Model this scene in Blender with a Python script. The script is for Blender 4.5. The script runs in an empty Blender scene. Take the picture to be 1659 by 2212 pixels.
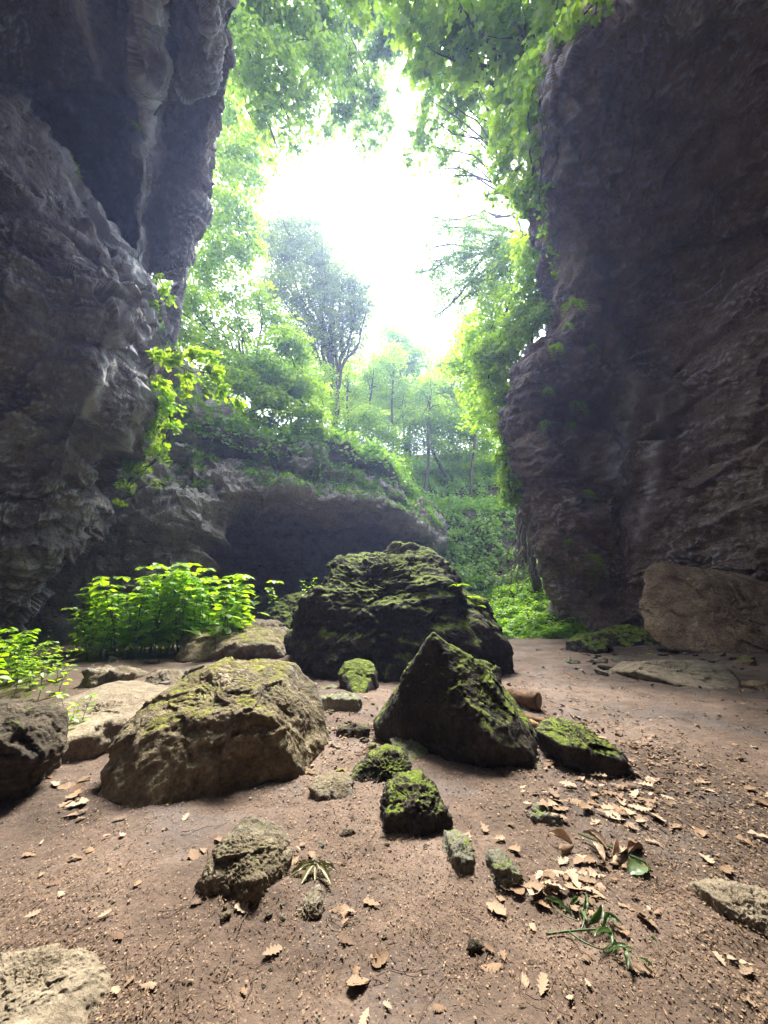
import bpy, bmesh, math, random
import numpy as np
from mathutils import Vector
R = math.radians
random.seed(7); rng = np.random.default_rng(7)
scene = bpy.context.scene

# ------------------------------------------------------------------ camera
W, H, F, PITCH = 1659.0, 2212.0, 833.0, R(13.1)
CAMZ = 1.5
cam_d = bpy.data.cameras.new('camera'); cam = bpy.data.objects.new('camera', cam_d)
scene.collection.objects.link(cam); scene.camera = cam
cam.location = (0, 0, CAMZ); cam.rotation_euler = (R(90) + PITCH, 0, 0)
cam_d.sensor_fit = 'VERTICAL'; cam_d.sensor_height = 24.0
cam_d.lens = 24.0 * F / H
cam_d.clip_start = 0.05; cam_d.clip_end = 2000

# ------------------------------------------------------------------ light
SUN_EL, SUN_AZ = 57.0, 4.0          # azimuth from +Y towards +X
w = bpy.data.worlds.new('World'); scene.world = w; w.use_nodes = True
nt = w.node_tree; nt.nodes.clear()
def N(nt, t, **k):
    n = nt.nodes.new(t)
    for a, b in k.items():
        if a in n.inputs.keys() if hasattr(n.inputs, 'keys') else False: n.inputs[a].default_value = b
        else: setattr(n, a, b)
    return n
out = N(nt, 'ShaderNodeOutputWorld'); bg = N(nt, 'ShaderNodeBackground')
sky = N(nt, 'ShaderNodeTexSky'); sky.sky_type = 'NISHITA'; sky.sun_disc = False
sky.sun_elevation = R(SUN_EL); sky.sun_rotation = R(SUN_AZ); sky.dust_density = 2.0
tc = N(nt, 'ShaderNodeTexCoord'); nz = N(nt, 'ShaderNodeTexNoise')
nz.inputs['Scale'].default_value = 2.2; nz.inputs['Detail'].default_value = 6
rp = N(nt, 'ShaderNodeValToRGB'); rp.color_ramp.elements[0].position = .36; rp.color_ramp.elements[1].position = .50
mx = N(nt, 'ShaderNodeMix', data_type='RGBA'); mx.inputs['B'].default_value = (19, 19.5, 21, 1)
nt.links.new(tc.outputs['Generated'], nz.inputs['Vector']); nt.links.new(nz.outputs['Fac'], rp.inputs['Fac'])
nt.links.new(rp.outputs['Color'], mx.inputs['Factor']); nt.links.new(sky.outputs[0], mx.inputs['A'])
nt.links.new(mx.outputs['Result'], bg.inputs['Color']); bg.inputs['Strength'].default_value = 0.06
nt.links.new(bg.outputs[0], out.inputs[0])
sd = bpy.data.lights.new('sun', 'SUN'); sun = bpy.data.objects.new('sun', sd); scene.collection.objects.link(sun)
sd.energy = 5.0; sd.angle = R(20); sd.color = (1.0, 0.955, 0.88)
sun.rotation_euler = Vector((math.sin(R(SUN_AZ)) * math.cos(R(SUN_EL)), math.cos(R(SUN_AZ)) * math.cos(R(SUN_EL)), math.sin(R(SUN_EL)))).to_track_quat('Z', 'Y').to_euler()
vs = scene.view_settings
vs.view_transform = 'Standard'; vs.look = 'None'; vs.gamma = 1; vs.use_curve_mapping = False
vs.exposure = 2.28
scene.cycles.max_bounces = 6; scene.cycles.transparent_max_bounces = 4
scene.cycles.sample_clamp_indirect = 6

# ------------------------------------------------------------------ pixel <-> world
cp, sp_ = math.cos(PITCH), math.sin(PITCH)
def D(u, v):
    cx, cy = (u - W / 2) / F, (H / 2 - v) / F
    return np.array([cx, cp - cy * sp_, sp_ + cy * cp])
def P(u, v, Y):
    d = D(u, v); return np.array([0, 0, CAMZ]) + d * (Y / d[1])
def G(u, v, z=0.0):
    d = D(u, v); return np.array([0, 0, CAMZ]) + d * ((z - CAMZ) / d[2])

# ------------------------------------------------------------------ noise
_perm = np.random.default_rng(3).permutation(256); _perm = np.concatenate([_perm, _perm, _perm])
_gr = np.random.default_rng(5).normal(size=(256, 3)); _gr /= np.linalg.norm(_gr, axis=1)[:, None]
def perlin(p):
    p = np.asarray(p, float); i = np.floor(p).astype(np.int64); f = p - i; i &= 255
    t = f * f * f * (f * (f * 6 - 15) + 10); res = 0
    for a in (0, 1):
        for b in (0, 1):
            for c in (0, 1):
                h = _perm[_perm[_perm[(i[:, 0] + a) & 255] + ((i[:, 1] + b) & 255)] + ((i[:, 2] + c) & 255)] & 255
                g = _gr[h]; d = f - np.array([a, b, c])
                wt = (t[:, 0] if a else 1 - t[:, 0]) * (t[:, 1] if b else 1 - t[:, 1]) * (t[:, 2] if c else 1 - t[:, 2])
                res = res + wt * (g * d).sum(1)
    return res * 1.6
def fbm(p, o=4, g=.5, off=0.0):
    s, a, q = 0, 1.0, np.asarray(p, float) + off
    for k in range(o): s = s + a * perlin(q); q = q * 2.03 + 17.1; a *= g
    return s
def ridged(p, o=4, g=.55, off=0.0):
    s, a, q = 0, 1.0, np.asarray(p, float) + off
    for k in range(o): s = s + a * (1 - 2 * np.abs(perlin(q))); q = q * 2.1 + 9.7; a *= g
    return s - .9

def facet(p, off=0.0):
    """flat tilted fracture planes, one per jittered cell"""
    p = np.asarray(p, float) + off; p = p + .25 * np.stack([perlin(p * .9 + 3), perlin(p * .9 + 31), perlin(p * .9 + 57)], 1)
    i = np.floor(p).astype(np.int64); best = np.full(len(p), 1e9); val = np.zeros(len(p))
    for a in (-1, 0, 1):
        for b in (-1, 0, 1):
            for c in (-1, 0, 1):
                j = i + np.array([a, b, c]); h = _perm[_perm[_perm[j[:, 0] & 255] + (j[:, 1] & 255)] + (j[:, 2] & 255)] & 255
                q = j + .5 + .45 * _gr[h]; d = p - q; dd = (d * d).sum(1); k = dd < best; best = np.where(k, dd, best)
                h2 = _perm[h + 7] & 255; val = np.where(k, (_gr[h2] * d).sum(1) * 1.0 + (h2 / 255.0 - .5) * .55, val)
    return val

# ------------------------------------------------------------------ object helpers
COL = scene.collection
def tag(o, label=None, cat=None, group=None, kind=None):
    if label: o['label'] = label
    if cat: o['category'] = cat
    if group: o['group'] = group
    if kind: o['kind'] = kind
    return o
def empty(name, loc, label, cat, group=None):
    o = bpy.data.objects.new(name, None); COL.objects.link(o); o.location = loc
    o.empty_display_size = .2
    return tag(o, label, cat, group)
class MB:
    def __init__(s): s.v, s.f, s.r, s.n = [], [], [], 0
    def add(s, v, f, r=None):
        v = np.asarray(v, float); f = np.asarray(f, np.int64)
        s.v.append(v); s.f.append(f + s.n); s.n += len(v)
        s.r.append(np.zeros(len(f)) if r is None else np.broadcast_to(r, (len(f),)))
        return s
    def mesh(s, name, mat, smooth=False, origin=None):
        v = np.concatenate(s.v)
        if origin is not None: v = v - np.asarray(origin)
        me = bpy.data.meshes.new(name)
        lens = np.concatenate([np.full(len(f), f.shape[1]) for f in s.f]); loops = np.concatenate([f.ravel() for f in s.f])
        me.vertices.add(len(v)); me.vertices.foreach_set('co', v.astype(np.float32).ravel())
        me.loops.add(len(loops)); me.loops.foreach_set('vertex_index', loops.astype(np.int32))
        me.polygons.add(len(lens)); st = np.concatenate([[0], np.cumsum(lens)[:-1]])
        me.polygons.foreach_set('loop_start', st.astype(np.int32)); me.polygons.foreach_set('loop_total', lens.astype(np.int32))
        me.polygons.foreach_set('use_smooth', np.full(len(lens), smooth))
        a = me.attributes.new('rnd', 'FLOAT', 'FACE'); a.data.foreach_set('value', np.concatenate(s.r).astype(np.float32))
        me.materials.append(mat); me.update(calc_edges=True)
        return me
    def build(s, name, mat, parent=None, smooth=False, origin=(0, 0, 0)):
        o = bpy.data.objects.new(name, s.mesh(name, mat, smooth, origin)); COL.objects.link(o)
        if parent is not None: o.parent = parent; o.location = np.asarray(origin) - np.asarray(parent.location)
        else: o.location = origin
        return o
def tube(mb, pts, rad, sides=6, rnd=0):
    pts = np.asarray(pts, float); n = len(pts); rad = np.broadcast_to(rad, (n,))
    tg = np.gradient(pts, axis=0); tg /= np.linalg.norm(tg, axis=1)[:, None] + 1e-9
    up = np.array([0.3, 0.2, 1.0]) if abs(tg[0][2]) < .8 else np.array([1.0, .2, .1])
    a = np.cross(tg, up); a /= np.linalg.norm(a, axis=1)[:, None] + 1e-9; b = np.cross(tg, a)
    th = np.linspace(0, 2 * math.pi, sides, endpoint=False)
    v = pts[:, None] + rad[:, None, None] * (np.cos(th)[None, :, None] * a[:, None] + np.sin(th)[None, :, None] * b[:, None])
    v = v.reshape(-1, 3); f = []
    for i in range(n - 1):
        for k in range(sides):
            k2 = (k + 1) % sides; f.append((i * sides + k, i * sides + k2, (i + 1) * sides + k2, (i + 1) * sides + k))
    mb.add(v, f, rnd)
    nb = len(v); mb.add(np.array([pts[0], pts[-1]]), np.zeros((0, 3), int))
    c0, c1 = mb.n - 2 - 0, mb.n - 1
    base = mb.n - 2 - nb
    caps = [(c0 - (mb.n), 0, 0)]
    cf = [(mb.n - 2, base + (k + 1) % sides, base + k) for k in range(sides)] + [(mb.n - 1, base + (n - 1) * sides + k, base + (n - 1) * sides + (k + 1) % sides) for k in range(sides)]
    mb.f.append(np.array(cf)); mb.r.append(np.full(len(cf), float(rnd)))
def wiggle(a, b, n, amp, sag=0.0, rs=None):
    rs = rs or random; a, b = np.asarray(a, float), np.asarray(b, float); t = np.linspace(0, 1, n)
    p = a + (b - a) * t[:, None]; L = np.linalg.norm(b - a)
    ph = np.array([[rs.uniform(0, 6.28) for _ in range(3)] for _ in range(2)])
    env = np.sin(math.pi * t)[:, None]
    p = p + env * amp * L * (np.sin(t[:, None] * 7 + ph[0]) * .6 + np.sin(t[:, None] * 15 + ph[1]) * .3)
    p[:, 2] += sag * L * np.sin(math.pi * t)
    return p

# ------------------------------------------------------------------ materials
def new_mat(name):
    m = bpy.data.materials.new(name); m.use_nodes = True; m.node_tree.nodes.clear(); return m, m.node_tree
def lk(nt, a, b): nt.links.new(a, b)
def noise_n(nt, vec, scale, detail=5, rough=.55, dist=0):
    n = nt.nodes.new('ShaderNodeTexNoise'); n.inputs['Scale'].default_value = scale; n.inputs['Detail'].default_value = detail
    n.inputs['Roughness'].default_value = rough; n.inputs['Distortion'].default_value = dist
    if vec is not None: lk(nt, vec, n.inputs['Vector'])
    return n.outputs['Fac']
def ramp_n(nt, fac, stops):
    n = nt.nodes.new('ShaderNodeValToRGB'); e = n.color_ramp.elements
    while len(e) < len(stops): e.new(.5)
    for i, (p, c) in enumerate(stops):
        e[i].position = p; e[i].color = (*c, 1) if not isinstance(c, float) else (c, c, c, 1)
    lk(nt, fac, n.inputs['Fac']); return n.outputs['Color']
def math_n(nt, op, a, b=0.0, clamp=False):
    n = nt.nodes.new('ShaderNodeMath'); n.operation = op; n.use_clamp = clamp
    for i, x in enumerate((a, b)):
        if isinstance(x, (int, float)): n.inputs[i].default_value = x
        else: lk(nt, x, n.inputs[i])
    return n.outputs[0]
def mix_n(nt, fac, a, b, blend='MIX'):
    n = nt.nodes.new('ShaderNodeMix'); n.data_type = 'RGBA'; n.blend_type = blend
    for k, x in (('Factor', fac), ('A', a), ('B', b)):
        if isinstance(x, (int, float)): n.inputs[k].default_value = x
        elif isinstance(x, tuple): n.inputs[k].default_value = (*x, 1)
        else: lk(nt, x, n.inputs[k])
    return n.outputs['Result']
def mapping_n(nt, vec, scale):
    n = nt.nodes.new('ShaderNodeMapping'); n.inputs['Scale'].default_value = scale; lk(nt, vec, n.inputs['Vector']); return n.outputs[0]

def band(o, shape, fn):  # stores pale strips that paint rim light into the rock colour
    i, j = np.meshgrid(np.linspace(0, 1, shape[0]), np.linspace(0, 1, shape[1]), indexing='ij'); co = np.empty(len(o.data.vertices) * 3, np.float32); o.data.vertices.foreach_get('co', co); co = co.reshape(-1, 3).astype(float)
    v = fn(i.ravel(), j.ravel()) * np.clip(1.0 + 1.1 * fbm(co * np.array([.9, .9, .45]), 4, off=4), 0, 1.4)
    a = o.data.attributes.new('rim_light', 'FLOAT', 'POINT'); a.data.foreach_set('value', v.astype(np.float32))
def rock_mat(name, cols, k=1.0, moss=0.0, strata=0.0, calcite_rimlight=0.0, bump=.5, mosscol=(.13, .17, .014), dirt=0.0, moss_dark=(.02,.035,.008)):
    """cols = dark, mid, light; k = texture scale (1 = features of about a metre)."""
    m, nt = new_mat(name)
    geo = nt.nodes.new('ShaderNodeNewGeometry'); pos = geo.outputs['Position']
    n1 = noise_n(nt, pos, .55 * k, 8, .62, .4); n2 = noise_n(nt, pos, 3.2 * k, 8, .65); n3 = noise_n(nt, pos, 19 * k, 5, .7)
    f = math_n(nt, 'ADD', math_n(nt, 'MULTIPLY', n1, .5), math_n(nt, 'MULTIPLY', n2, .5))
    if strata:
        mp = mapping_n(nt, pos, (.35 * k, .35 * k, 3.2 * k)); st = noise_n(nt, mp, 1.6, 7, .7, .5)
        f = math_n(nt, 'ADD', math_n(nt, 'MULTIPLY', f, 1 - strata), math_n(nt, 'MULTIPLY', st, strata))
    col = ramp_n(nt, f, [(.36, cols[0]), (.5, cols[1]), (.64, cols[2])])
    spk = ramp_n(nt, n3, [(.3, .55), (.7, 1.35)]); col = mix_n(nt, 1.0, col, spk, 'MULTIPLY')
    if calcite_rimlight:  # mineral paleness on ridges, plus light painted along chosen rims
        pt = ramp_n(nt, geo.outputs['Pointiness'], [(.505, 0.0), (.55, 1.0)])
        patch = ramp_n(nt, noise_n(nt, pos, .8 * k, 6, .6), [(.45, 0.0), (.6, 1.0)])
        ca = nt.nodes.new('ShaderNodeAttribute'); ca.attribute_name = 'rim_light'
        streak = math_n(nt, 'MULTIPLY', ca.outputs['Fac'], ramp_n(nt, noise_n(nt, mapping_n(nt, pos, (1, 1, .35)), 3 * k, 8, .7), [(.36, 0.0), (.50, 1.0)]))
        cf = math_n(nt, 'MULTIPLY', math_n(nt, 'ADD', math_n(nt, 'MULTIPLY', pt, patch), math_n(nt, 'MULTIPLY', streak, 2.0)), calcite_rimlight, True)
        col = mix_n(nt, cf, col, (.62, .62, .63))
    if moss:
        sx = nt.nodes.new('ShaderNodeSeparateXYZ'); lk(nt, geo.outputs['Normal'], sx.inputs[0])
        mn = noise_n(nt, pos, 2.6 * k, 7, .65); fine = noise_n(nt, pos, 28 * k, 4, .7)
        s = math_n(nt, 'ADD', math_n(nt, 'MULTIPLY', sx.outputs['Z'], 1.0), math_n(nt, 'MULTIPLY', mn, 1.2))
        s = math_n(nt, 'ADD', s, math_n(nt, 'MULTIPLY', fine, .25))
        th = 1.95 - .6 * moss
        mf = math_n(nt, 'MULTIPLY', ramp_n(nt, math_n(nt, 'SUBTRACT', s, th - .5), [(.42, 0.0), (.56, 1.0)]), 1.0)
        mc = ramp_n(nt, noise_n(nt, pos, 9 * k, 6, .7), [(.3, moss_dark), (.52, mosscol), (.72, tuple(min(1, c * 1.9) for c in mosscol))])
        col = mix_n(nt, mf, col, mc)
    b = nt.nodes.new('ShaderNodeBsdfPrincipled'); b.inputs['Roughness'].default_value = .88
    b.inputs['Specular IOR Level'].default_value = .3
    lk(nt, col, b.inputs['Base Color'])
    vo = nt.nodes.new('ShaderNodeTexVoronoi'); vo.inputs['Scale'].default_value = 7 * k; vo.feature = 'SMOOTH_F1'
    wv = nt.nodes.new('ShaderNodeVectorMath'); wv.operation = 'ADD'; lk(nt, pos, wv.inputs[0])
    nc = nt.nodes.new('ShaderNodeTexNoise'); nc.inputs['Scale'].default_value = 5 * k; lk(nt, pos, nc.inputs['Vector'])
    sc = nt.nodes.new('ShaderNodeVectorMath'); sc.operation = 'SCALE'; lk(nt, nc.outputs['Color'], sc.inputs[0]); sc.inputs['Scale'].default_value = .35 / k
    lk(nt, sc.outputs[0], wv.inputs[1]); lk(nt, wv.outputs[0], vo.inputs['Vector'])
    hgt = math_n(nt, 'ADD', math_n(nt, 'MULTIPLY', n2, .9), math_n(nt, 'MULTIPLY', n3, .28))
    hgt = math_n(nt, 'ADD', hgt, math_n(nt, 'MULTIPLY', ramp_n(nt, vo.outputs['Distance'], [(.0, .0), (.35, 1.0)]), .25))
    if strata: hgt = math_n(nt, 'ADD', hgt, math_n(nt, 'MULTIPLY', st, strata * 1.2))
    bp = nt.nodes.new('ShaderNodeBump'); bp.inputs['Strength'].default_value = bump; bp.inputs['Distance'].default_value = .22 / k
    lk(nt, hgt, bp.inputs['Height']); lk(nt, bp.outputs[0], b.inputs['Normal'])
    o = nt.nodes.new('ShaderNodeOutputMaterial'); lk(nt, b.outputs[0], o.inputs[0])
    return m

def leaf_mat(name, a, b, ta, tb, mixf=.5, gloss=.06):
    """a..b reflect, ta..tb transmit; each leaf picks its own shade"""
    m, nt = new_mat(name)
    at = nt.nodes.new('ShaderNodeAttribute'); at.attribute_name = 'rnd'
    dcol = mix_n(nt, at.outputs['Fac'], a, b); tcol = mix_n(nt, at.outputs['Fac'], ta, tb)
    d = nt.nodes.new('ShaderNodeBsdfDiffuse'); lk(nt, dcol, d.inputs['Color'])
    t = nt.nodes.new('ShaderNodeBsdfTranslucent'); lk(nt, tcol, t.inputs['Color'])
    g = nt.nodes.new('ShaderNodeBsdfGlossy'); g.inputs['Roughness'].default_value = .45
    x = nt.nodes.new('ShaderNodeMixShader'); x.inputs[0].default_value = mixf; lk(nt, d.outputs[0], x.inputs[1]); lk(nt, t.outputs[0], x.inputs[2])
    y = nt.nodes.new('ShaderNodeMixShader'); y.inputs[0].default_value = gloss; lk(nt, x.outputs[0], y.inputs[1]); lk(nt, g.outputs[0], y.inputs[2])
    o = nt.nodes.new('ShaderNodeOutputMaterial'); lk(nt, y.outputs[0], o.inputs[0])
    return m
def simple_mat(name, c0, c1, scale=8, rough=.85, bump=.3, attr=False, stretch=(1, 1, 1)):
    m, nt = new_mat(name); geo = nt.nodes.new('ShaderNodeTexCoord')
    mp = mapping_n(nt, geo.outputs['Object'], stretch); n = noise_n(nt, mp, scale, 6, .65)
    col = ramp_n(nt, n, [(.32, c0), (.68, c1)])
    if attr:
        at = nt.nodes.new('ShaderNodeAttribute'); at.attribute_name = 'rnd'; oi = nt.nodes.new('ShaderNodeObjectInfo')
        col = mix_n(nt, 1.0, col, ramp_n(nt, oi.outputs['Random'], [(0, (.45, .38, .33)), (.45, (1, .93, .85)), (1, (1.15, 1.15, 1.15))]), 'MULTIPLY')
        col = mix_n(nt, 1.0, col, ramp_n(nt, at.outputs['Fac'], [(0, .55), (1, 1.35)]), 'MULTIPLY')
    b = nt.nodes.new('ShaderNodeBsdfPrincipled'); b.inputs['Roughness'].default_value = rough; lk(nt, col, b.inputs['Base Color'])
    b.inputs['Specular IOR Level'].default_value = .3
    bp = nt.nodes.new('ShaderNodeBump'); bp.inputs['Strength'].default_value = bump; bp.inputs['Distance'].default_value = .03
    lk(nt, n, bp.inputs['Height']); lk(nt, bp.outputs[0], b.inputs['Normal'])
    o = nt.nodes.new('ShaderNodeOutputMaterial'); lk(nt, b.outputs[0], o.inputs[0]); return m

M = {}
M['cliff_left'] = rock_mat('dark_limestone', ((.09, .076, .066), (.20, .168, .145), (.34, .30, .26)), .7, strata=.25, calcite_rimlight=.9, bump=.7)
M['cliff_right'] = rock_mat('brown_limestone', ((.085, .062, .048), (.20, .145, .105), (.36, .275, .205)), .7, strata=.3, calcite_rimlight=.6, bump=.8)
M['cliff_back'] = rock_mat('pale_limestone', ((.22, .20, .165), (.52, .47, .40), (.70, .66, .59)), .8, moss=.75, strata=.3, calcite_rimlight=.5, bump=.9, mosscol=(.05, .07, .018))
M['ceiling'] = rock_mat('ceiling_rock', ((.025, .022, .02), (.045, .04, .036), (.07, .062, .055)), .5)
M['hill'] = rock_mat('hill_soil_and_rock', ((.03, .025, .015), (.06, .05, .035), (.14, .12, .09)), .6, moss=.6, strata=.5, mosscol=(.04, .07, .012))
TAN = ((.07, .052, .03), (.17, .135, .08), (.34, .28, .18))
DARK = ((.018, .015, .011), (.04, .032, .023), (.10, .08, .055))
M['rock_tan'] = rock_mat('tan_rock', TAN, 2.6, moss=.08, bump=.8, calcite_rimlight=.3)
M['rock_big'] = rock_mat('tan_mossy_rock', ((.055, .042, .024), (.20, .155, .085), (.46, .38, .23)), 1.7, moss=.5, bump=.85, mosscol=(.20, .19, .035), calcite_rimlight=.25)
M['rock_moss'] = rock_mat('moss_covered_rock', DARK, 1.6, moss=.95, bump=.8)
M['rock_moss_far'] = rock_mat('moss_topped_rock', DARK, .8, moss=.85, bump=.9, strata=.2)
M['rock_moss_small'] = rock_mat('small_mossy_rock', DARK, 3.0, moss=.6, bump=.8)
M['rock_dark'] = rock_mat('dark_rock', ((.025, .02, .013), (.085, .066, .042), (.26, .21, .14)), 1.6, moss=.2, bump=.8, strata=.35)
M['rock_brown'] = rock_mat('brown_rock', ((.11, .07, .038), (.26, .175, .10), (.42, .31, .19)), 1.2, moss=.3, bump=.7)
M['rock_flat'] = rock_mat('dusty_flat_rock', ((.13, .10, .065), (.25, .20, .135), (.36, .30, .21)), 2.0, moss=0, bump=.6)
M['rock_grey'] = rock_mat('grey_rock', ((.09, .085, .06), (.18, .17, .12), (.3, .28, .22)), 4, moss=.35, bump=.7)
M['rock_yellow'] = rock_mat('yellow_rock', ((.2, .12, .05), (.32, .2, .09), (.4, .28, .14)), 4, bump=.6)
M['bark'] = simple_mat('grey_bark', (.035, .028, .02), (.11, .095, .075), 9, stretch=(1, 1, .25), bump=.5)
M['bark_pale'] = simple_mat('pale_dead_wood', (.16, .13, .095), (.32, .27, .2), 9, stretch=(1, 1, .3))
M['rotten'] = simple_mat('rotten_wood', (.05, .025, .012), (.24, .13, .06), 12, bump=.6)
M['dry'] = simple_mat('dry_leaf', (.22, .15, .095), (.46, .35, .245), 30, rough=.7, bump=.15, attr=True)
M['dry_brown'] = simple_mat('brown_dry_leaf', (.13, .075, .04), (.3, .2, .12), 30, rough=.7, bump=.15, attr=True)
M['litter'] = simple_mat('leaf_crumbs', (.11, .065, .04), (.42, .31, .21), 40, attr=True, bump=.05)
M['twig'] = simple_mat('twig_wood', (.05, .03, .018), (.16, .1, .06), 30)
M['stem'] = leaf_mat('green_stem', (.06, .11, .02), (.10, .17, .03), (.1, .2, .02), (.1, .2, .02), .2)
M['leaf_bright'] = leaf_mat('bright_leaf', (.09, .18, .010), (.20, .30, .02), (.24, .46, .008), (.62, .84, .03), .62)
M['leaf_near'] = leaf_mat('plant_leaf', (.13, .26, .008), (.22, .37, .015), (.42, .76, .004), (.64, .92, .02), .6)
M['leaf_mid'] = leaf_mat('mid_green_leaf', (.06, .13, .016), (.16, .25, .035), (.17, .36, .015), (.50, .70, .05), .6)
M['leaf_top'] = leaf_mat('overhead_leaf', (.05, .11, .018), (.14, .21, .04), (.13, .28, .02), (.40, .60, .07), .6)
M['leaf_oak'] = leaf_mat('oak_leaf', (.07, .10, .02), (.14, .19, .035), (.20, .30, .03), (.38, .52, .06), .58)
M['leaf_cover'] = leaf_mat('ground_cover_leaf', (.11, .22, .02), (.18, .31, .04), (.24, .48, .02), (.38, .64, .05), .48)
M['leaf_wilt'] = leaf_mat('wilted_leaf', (.07, .12, .035), (.14, .20, .07), (.06, .16, .03), (.10, .2, .05), .3, .05)
M['leaf_olive'] = leaf_mat('dry_olive_leaf', (.14, .13, .04), (.2, .18, .07), (.1, .1, .03), (.1, .1, .03), .2)

# ------------------------------------------------------------------ control-grid surfaces
def catmull(A, n):
    """resample the first axis of A (k, ...) to n samples"""
    k = A.shape[0]; t = np.linspace(0, k - 1, n); i = np.clip(np.floor(t).astype(int), 0, k - 2); f = (t - i).reshape((-1,) + (1,) * (A.ndim - 1))
    g = lambda j: A[np.clip(j, 0, k - 1)]
    p0 = np.where((i - 1 >= 0).reshape(f.shape), g(i - 1), 2 * g(i) - g(i + 1)); p1, p2 = g(i), g(i + 1)
    p3 = np.where((i + 2 <= k - 1).reshape(f.shape), g(i + 2), 2 * p2 - p1)
    return .5 * ((2 * p1) + (p2 - p0) * f + (2 * p0 - 5 * p1 + 4 * p2 - p3) * f ** 2 + (3 * p1 - p0 - 3 * p2 + p3) * f ** 3)
def grid_faces(a, b):
    i = np.arange(a * b).reshape(a, b)
    return np.stack([i[:-1, :-1].ravel(), i[:-1, 1:].ravel(), i[1:, 1:].ravel(), i[1:, :-1].ravel()], 1)
def patch(name, ctrl, nu, nv, disp, mat, flip=False):
    A = np.array(ctrl, float); A = catmull(A, nu); A = catmull(A.transpose(1, 0, 2), nv).transpose(1, 0, 2)
    du, dv = np.gradient(A, axis=0), np.gradient(A, axis=1); nn = np.cross(du, dv); nn /= np.linalg.norm(nn, axis=2)[:, :, None] + 1e-9
    if flip: nn = -nn
    p = A.reshape(-1, 3); n = nn.reshape(-1, 3); p2 = disp(p, n)
    mb = MB(); mb.add(p2, grid_faces(nu, nv) if not flip else grid_faces(nu, nv)[:, ::-1])
    o = mb.build(name, mat, smooth=True); return tag(o, kind='structure'), p2.reshape(nu, nv, 3)
def cliff_disp(big=.55, s=.28, strata=.18, fine=.12, off=0, zs=2.2, ledge=0.0, zl=1.5, fac=0.0):
    def f(p, n):
        d = big * fbm(p * s, 3, off=off) + big * .22 * ridged(p * s * 2.6, 3, off=off)
        q = (p + np.array([0, 0, 1]) * (p[:, 0:1] * -.25)) * np.array([.35, .35, zs]); d = d + strata * fbm(q, 4, .6, off=off + 5) + fine * ridged(p * 2.6, 3, off=off)
        h = (p[:, 2] - .22 * p[:, 0]) / zl + .9 * fbm(p * .22, 3, off=off + 9); fr = h - np.floor(h); msk = np.clip(.5 + 1.2 * fbm(p * .3, 2, off=off + 15), 0, 1)
        d = d + ledge * msk * (np.clip(fr * 1.25, 0, 1) ** 2 * (1 - np.clip((fr - .86) / .14, 0, 1)) - .3) * np.where(fbm(p * np.array([.5, .5, .1]), 2, off=off) > -.3, 1, .3)
        d = d + fac * facet(p * np.array([.3, .3, .5]), off) + fac * .42 * facet(p * np.array([.9, .9, 1.6]), off + 3) + fac * .06 * facet(p * np.array([2.6, 2.6, 5.]), off + 6)
        wv = np.stack([fbm(p * .9, 3, off=off + 20), fbm(p * .9, 3, off=off + 40), .4 * fbm(p * .9, 3, off=off + 60)], 1)
        return p + n * d[:, None] + wv * fine * 1.2
    return f

# ------------------------------------------------------------------ ground
MOUNDS = [(-2.9, 9.6, 2.2, 1.8, .35), (-6.2, 8.3, 2.0, 1.6, .2), (9.5, 12, 3, 3, .3), (-7, 12, 4, 2, .4), (-.2, 7.0, 1.4, 1.0, .05), (0.6, 3.9, 1.0, .7, .03)]
def gz(x, y):
    x, y = np.atleast_1d(np.asarray(x, float)), np.atleast_1d(np.asarray(y, float))
    p = np.stack([x, y, np.zeros_like(x)], 1)
    z = .05 * fbm(p * .5, 3) + .03 * fbm(p * 1.9, 4, .55, off=4)
    for mx_, my, sx, sy, h in MOUNDS: z = z + h * np.exp(-((x - mx_) / sx) ** 2 - ((y - my) / sy) ** 2)
    near = np.exp(-((y - 1) / 22.0) ** 2)
    d = np.zeros_like(z); k = (np.abs(x) < 15) & (y > 0) & (y < 24)
    if k.any(): d[k] = .007 * fbm(p[k] * 9, 3, .65, 11) + .004 * ridged(p[k] * 26, 2, off=3)
    return z * near + d
for u_, v_, r_, h_ in [(510, 1930, .42, .05), (645, 1990, .2, .03), (900, 1790, .42, .06), (990, 1870, .2, .03), (1095, 1905, .2, .03), (810, 1710, .5, .05), (1290, 1670, .7, .06), (1180, 1785, .25, .03), (435, 1750, 1.1, .06), (1020, 1700, .9, .06), (30, 1730, .5, .06), (750, 1545, .6, .06), (775, 1515, .5, .05), (1640, 2030, .35, .03)]:
    g_ = G(u_, v_); MOUNDS.append((g_[0], g_[1] + .12, r_, r_ * .8, h_ * .45))
def gz1(x, y): return float(gz(x, y)[0])
def spaced(a, b, n, lin): 
    t = np.linspace(-1, 1, n); s = np.sign(t) * (np.abs(t) * lin + (1 - lin) * np.abs(t) ** 7); return (a + b) / 2 + s * (b - a) / 2
gx = spaced(-200, 200, 560, .07); gy = np.concatenate([np.linspace(-60, -6, 12)[:-1], np.linspace(-6, .8, 30)[:-1], .8 + 23 * np.linspace(0, 1, 620) ** 1.6, np.geomspace(24.5, 300, 30)])
XX, YY = np.meshgrid(gx, gy, indexing='ij'); px_, py_ = XX.ravel(), YY.ravel()
zz = gz(px_, py_)
mb = MB(); mb.add(np.stack([px_, py_, zz], 1), grid_faces(len(gx), len(gy)))
m, nt = new_mat('trodden_dirt'); geo = nt.nodes.new('ShaderNodeNewGeometry'); pos = geo.outputs['Position']
n1 = noise_n(nt, pos, .45, 6, .6, .3); n2 = noise_n(nt, pos, 3.5, 8, .7); n3 = noise_n(nt, pos, 38, 5, .75); n4 = noise_n(nt, pos, 120, 3, .7)
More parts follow.
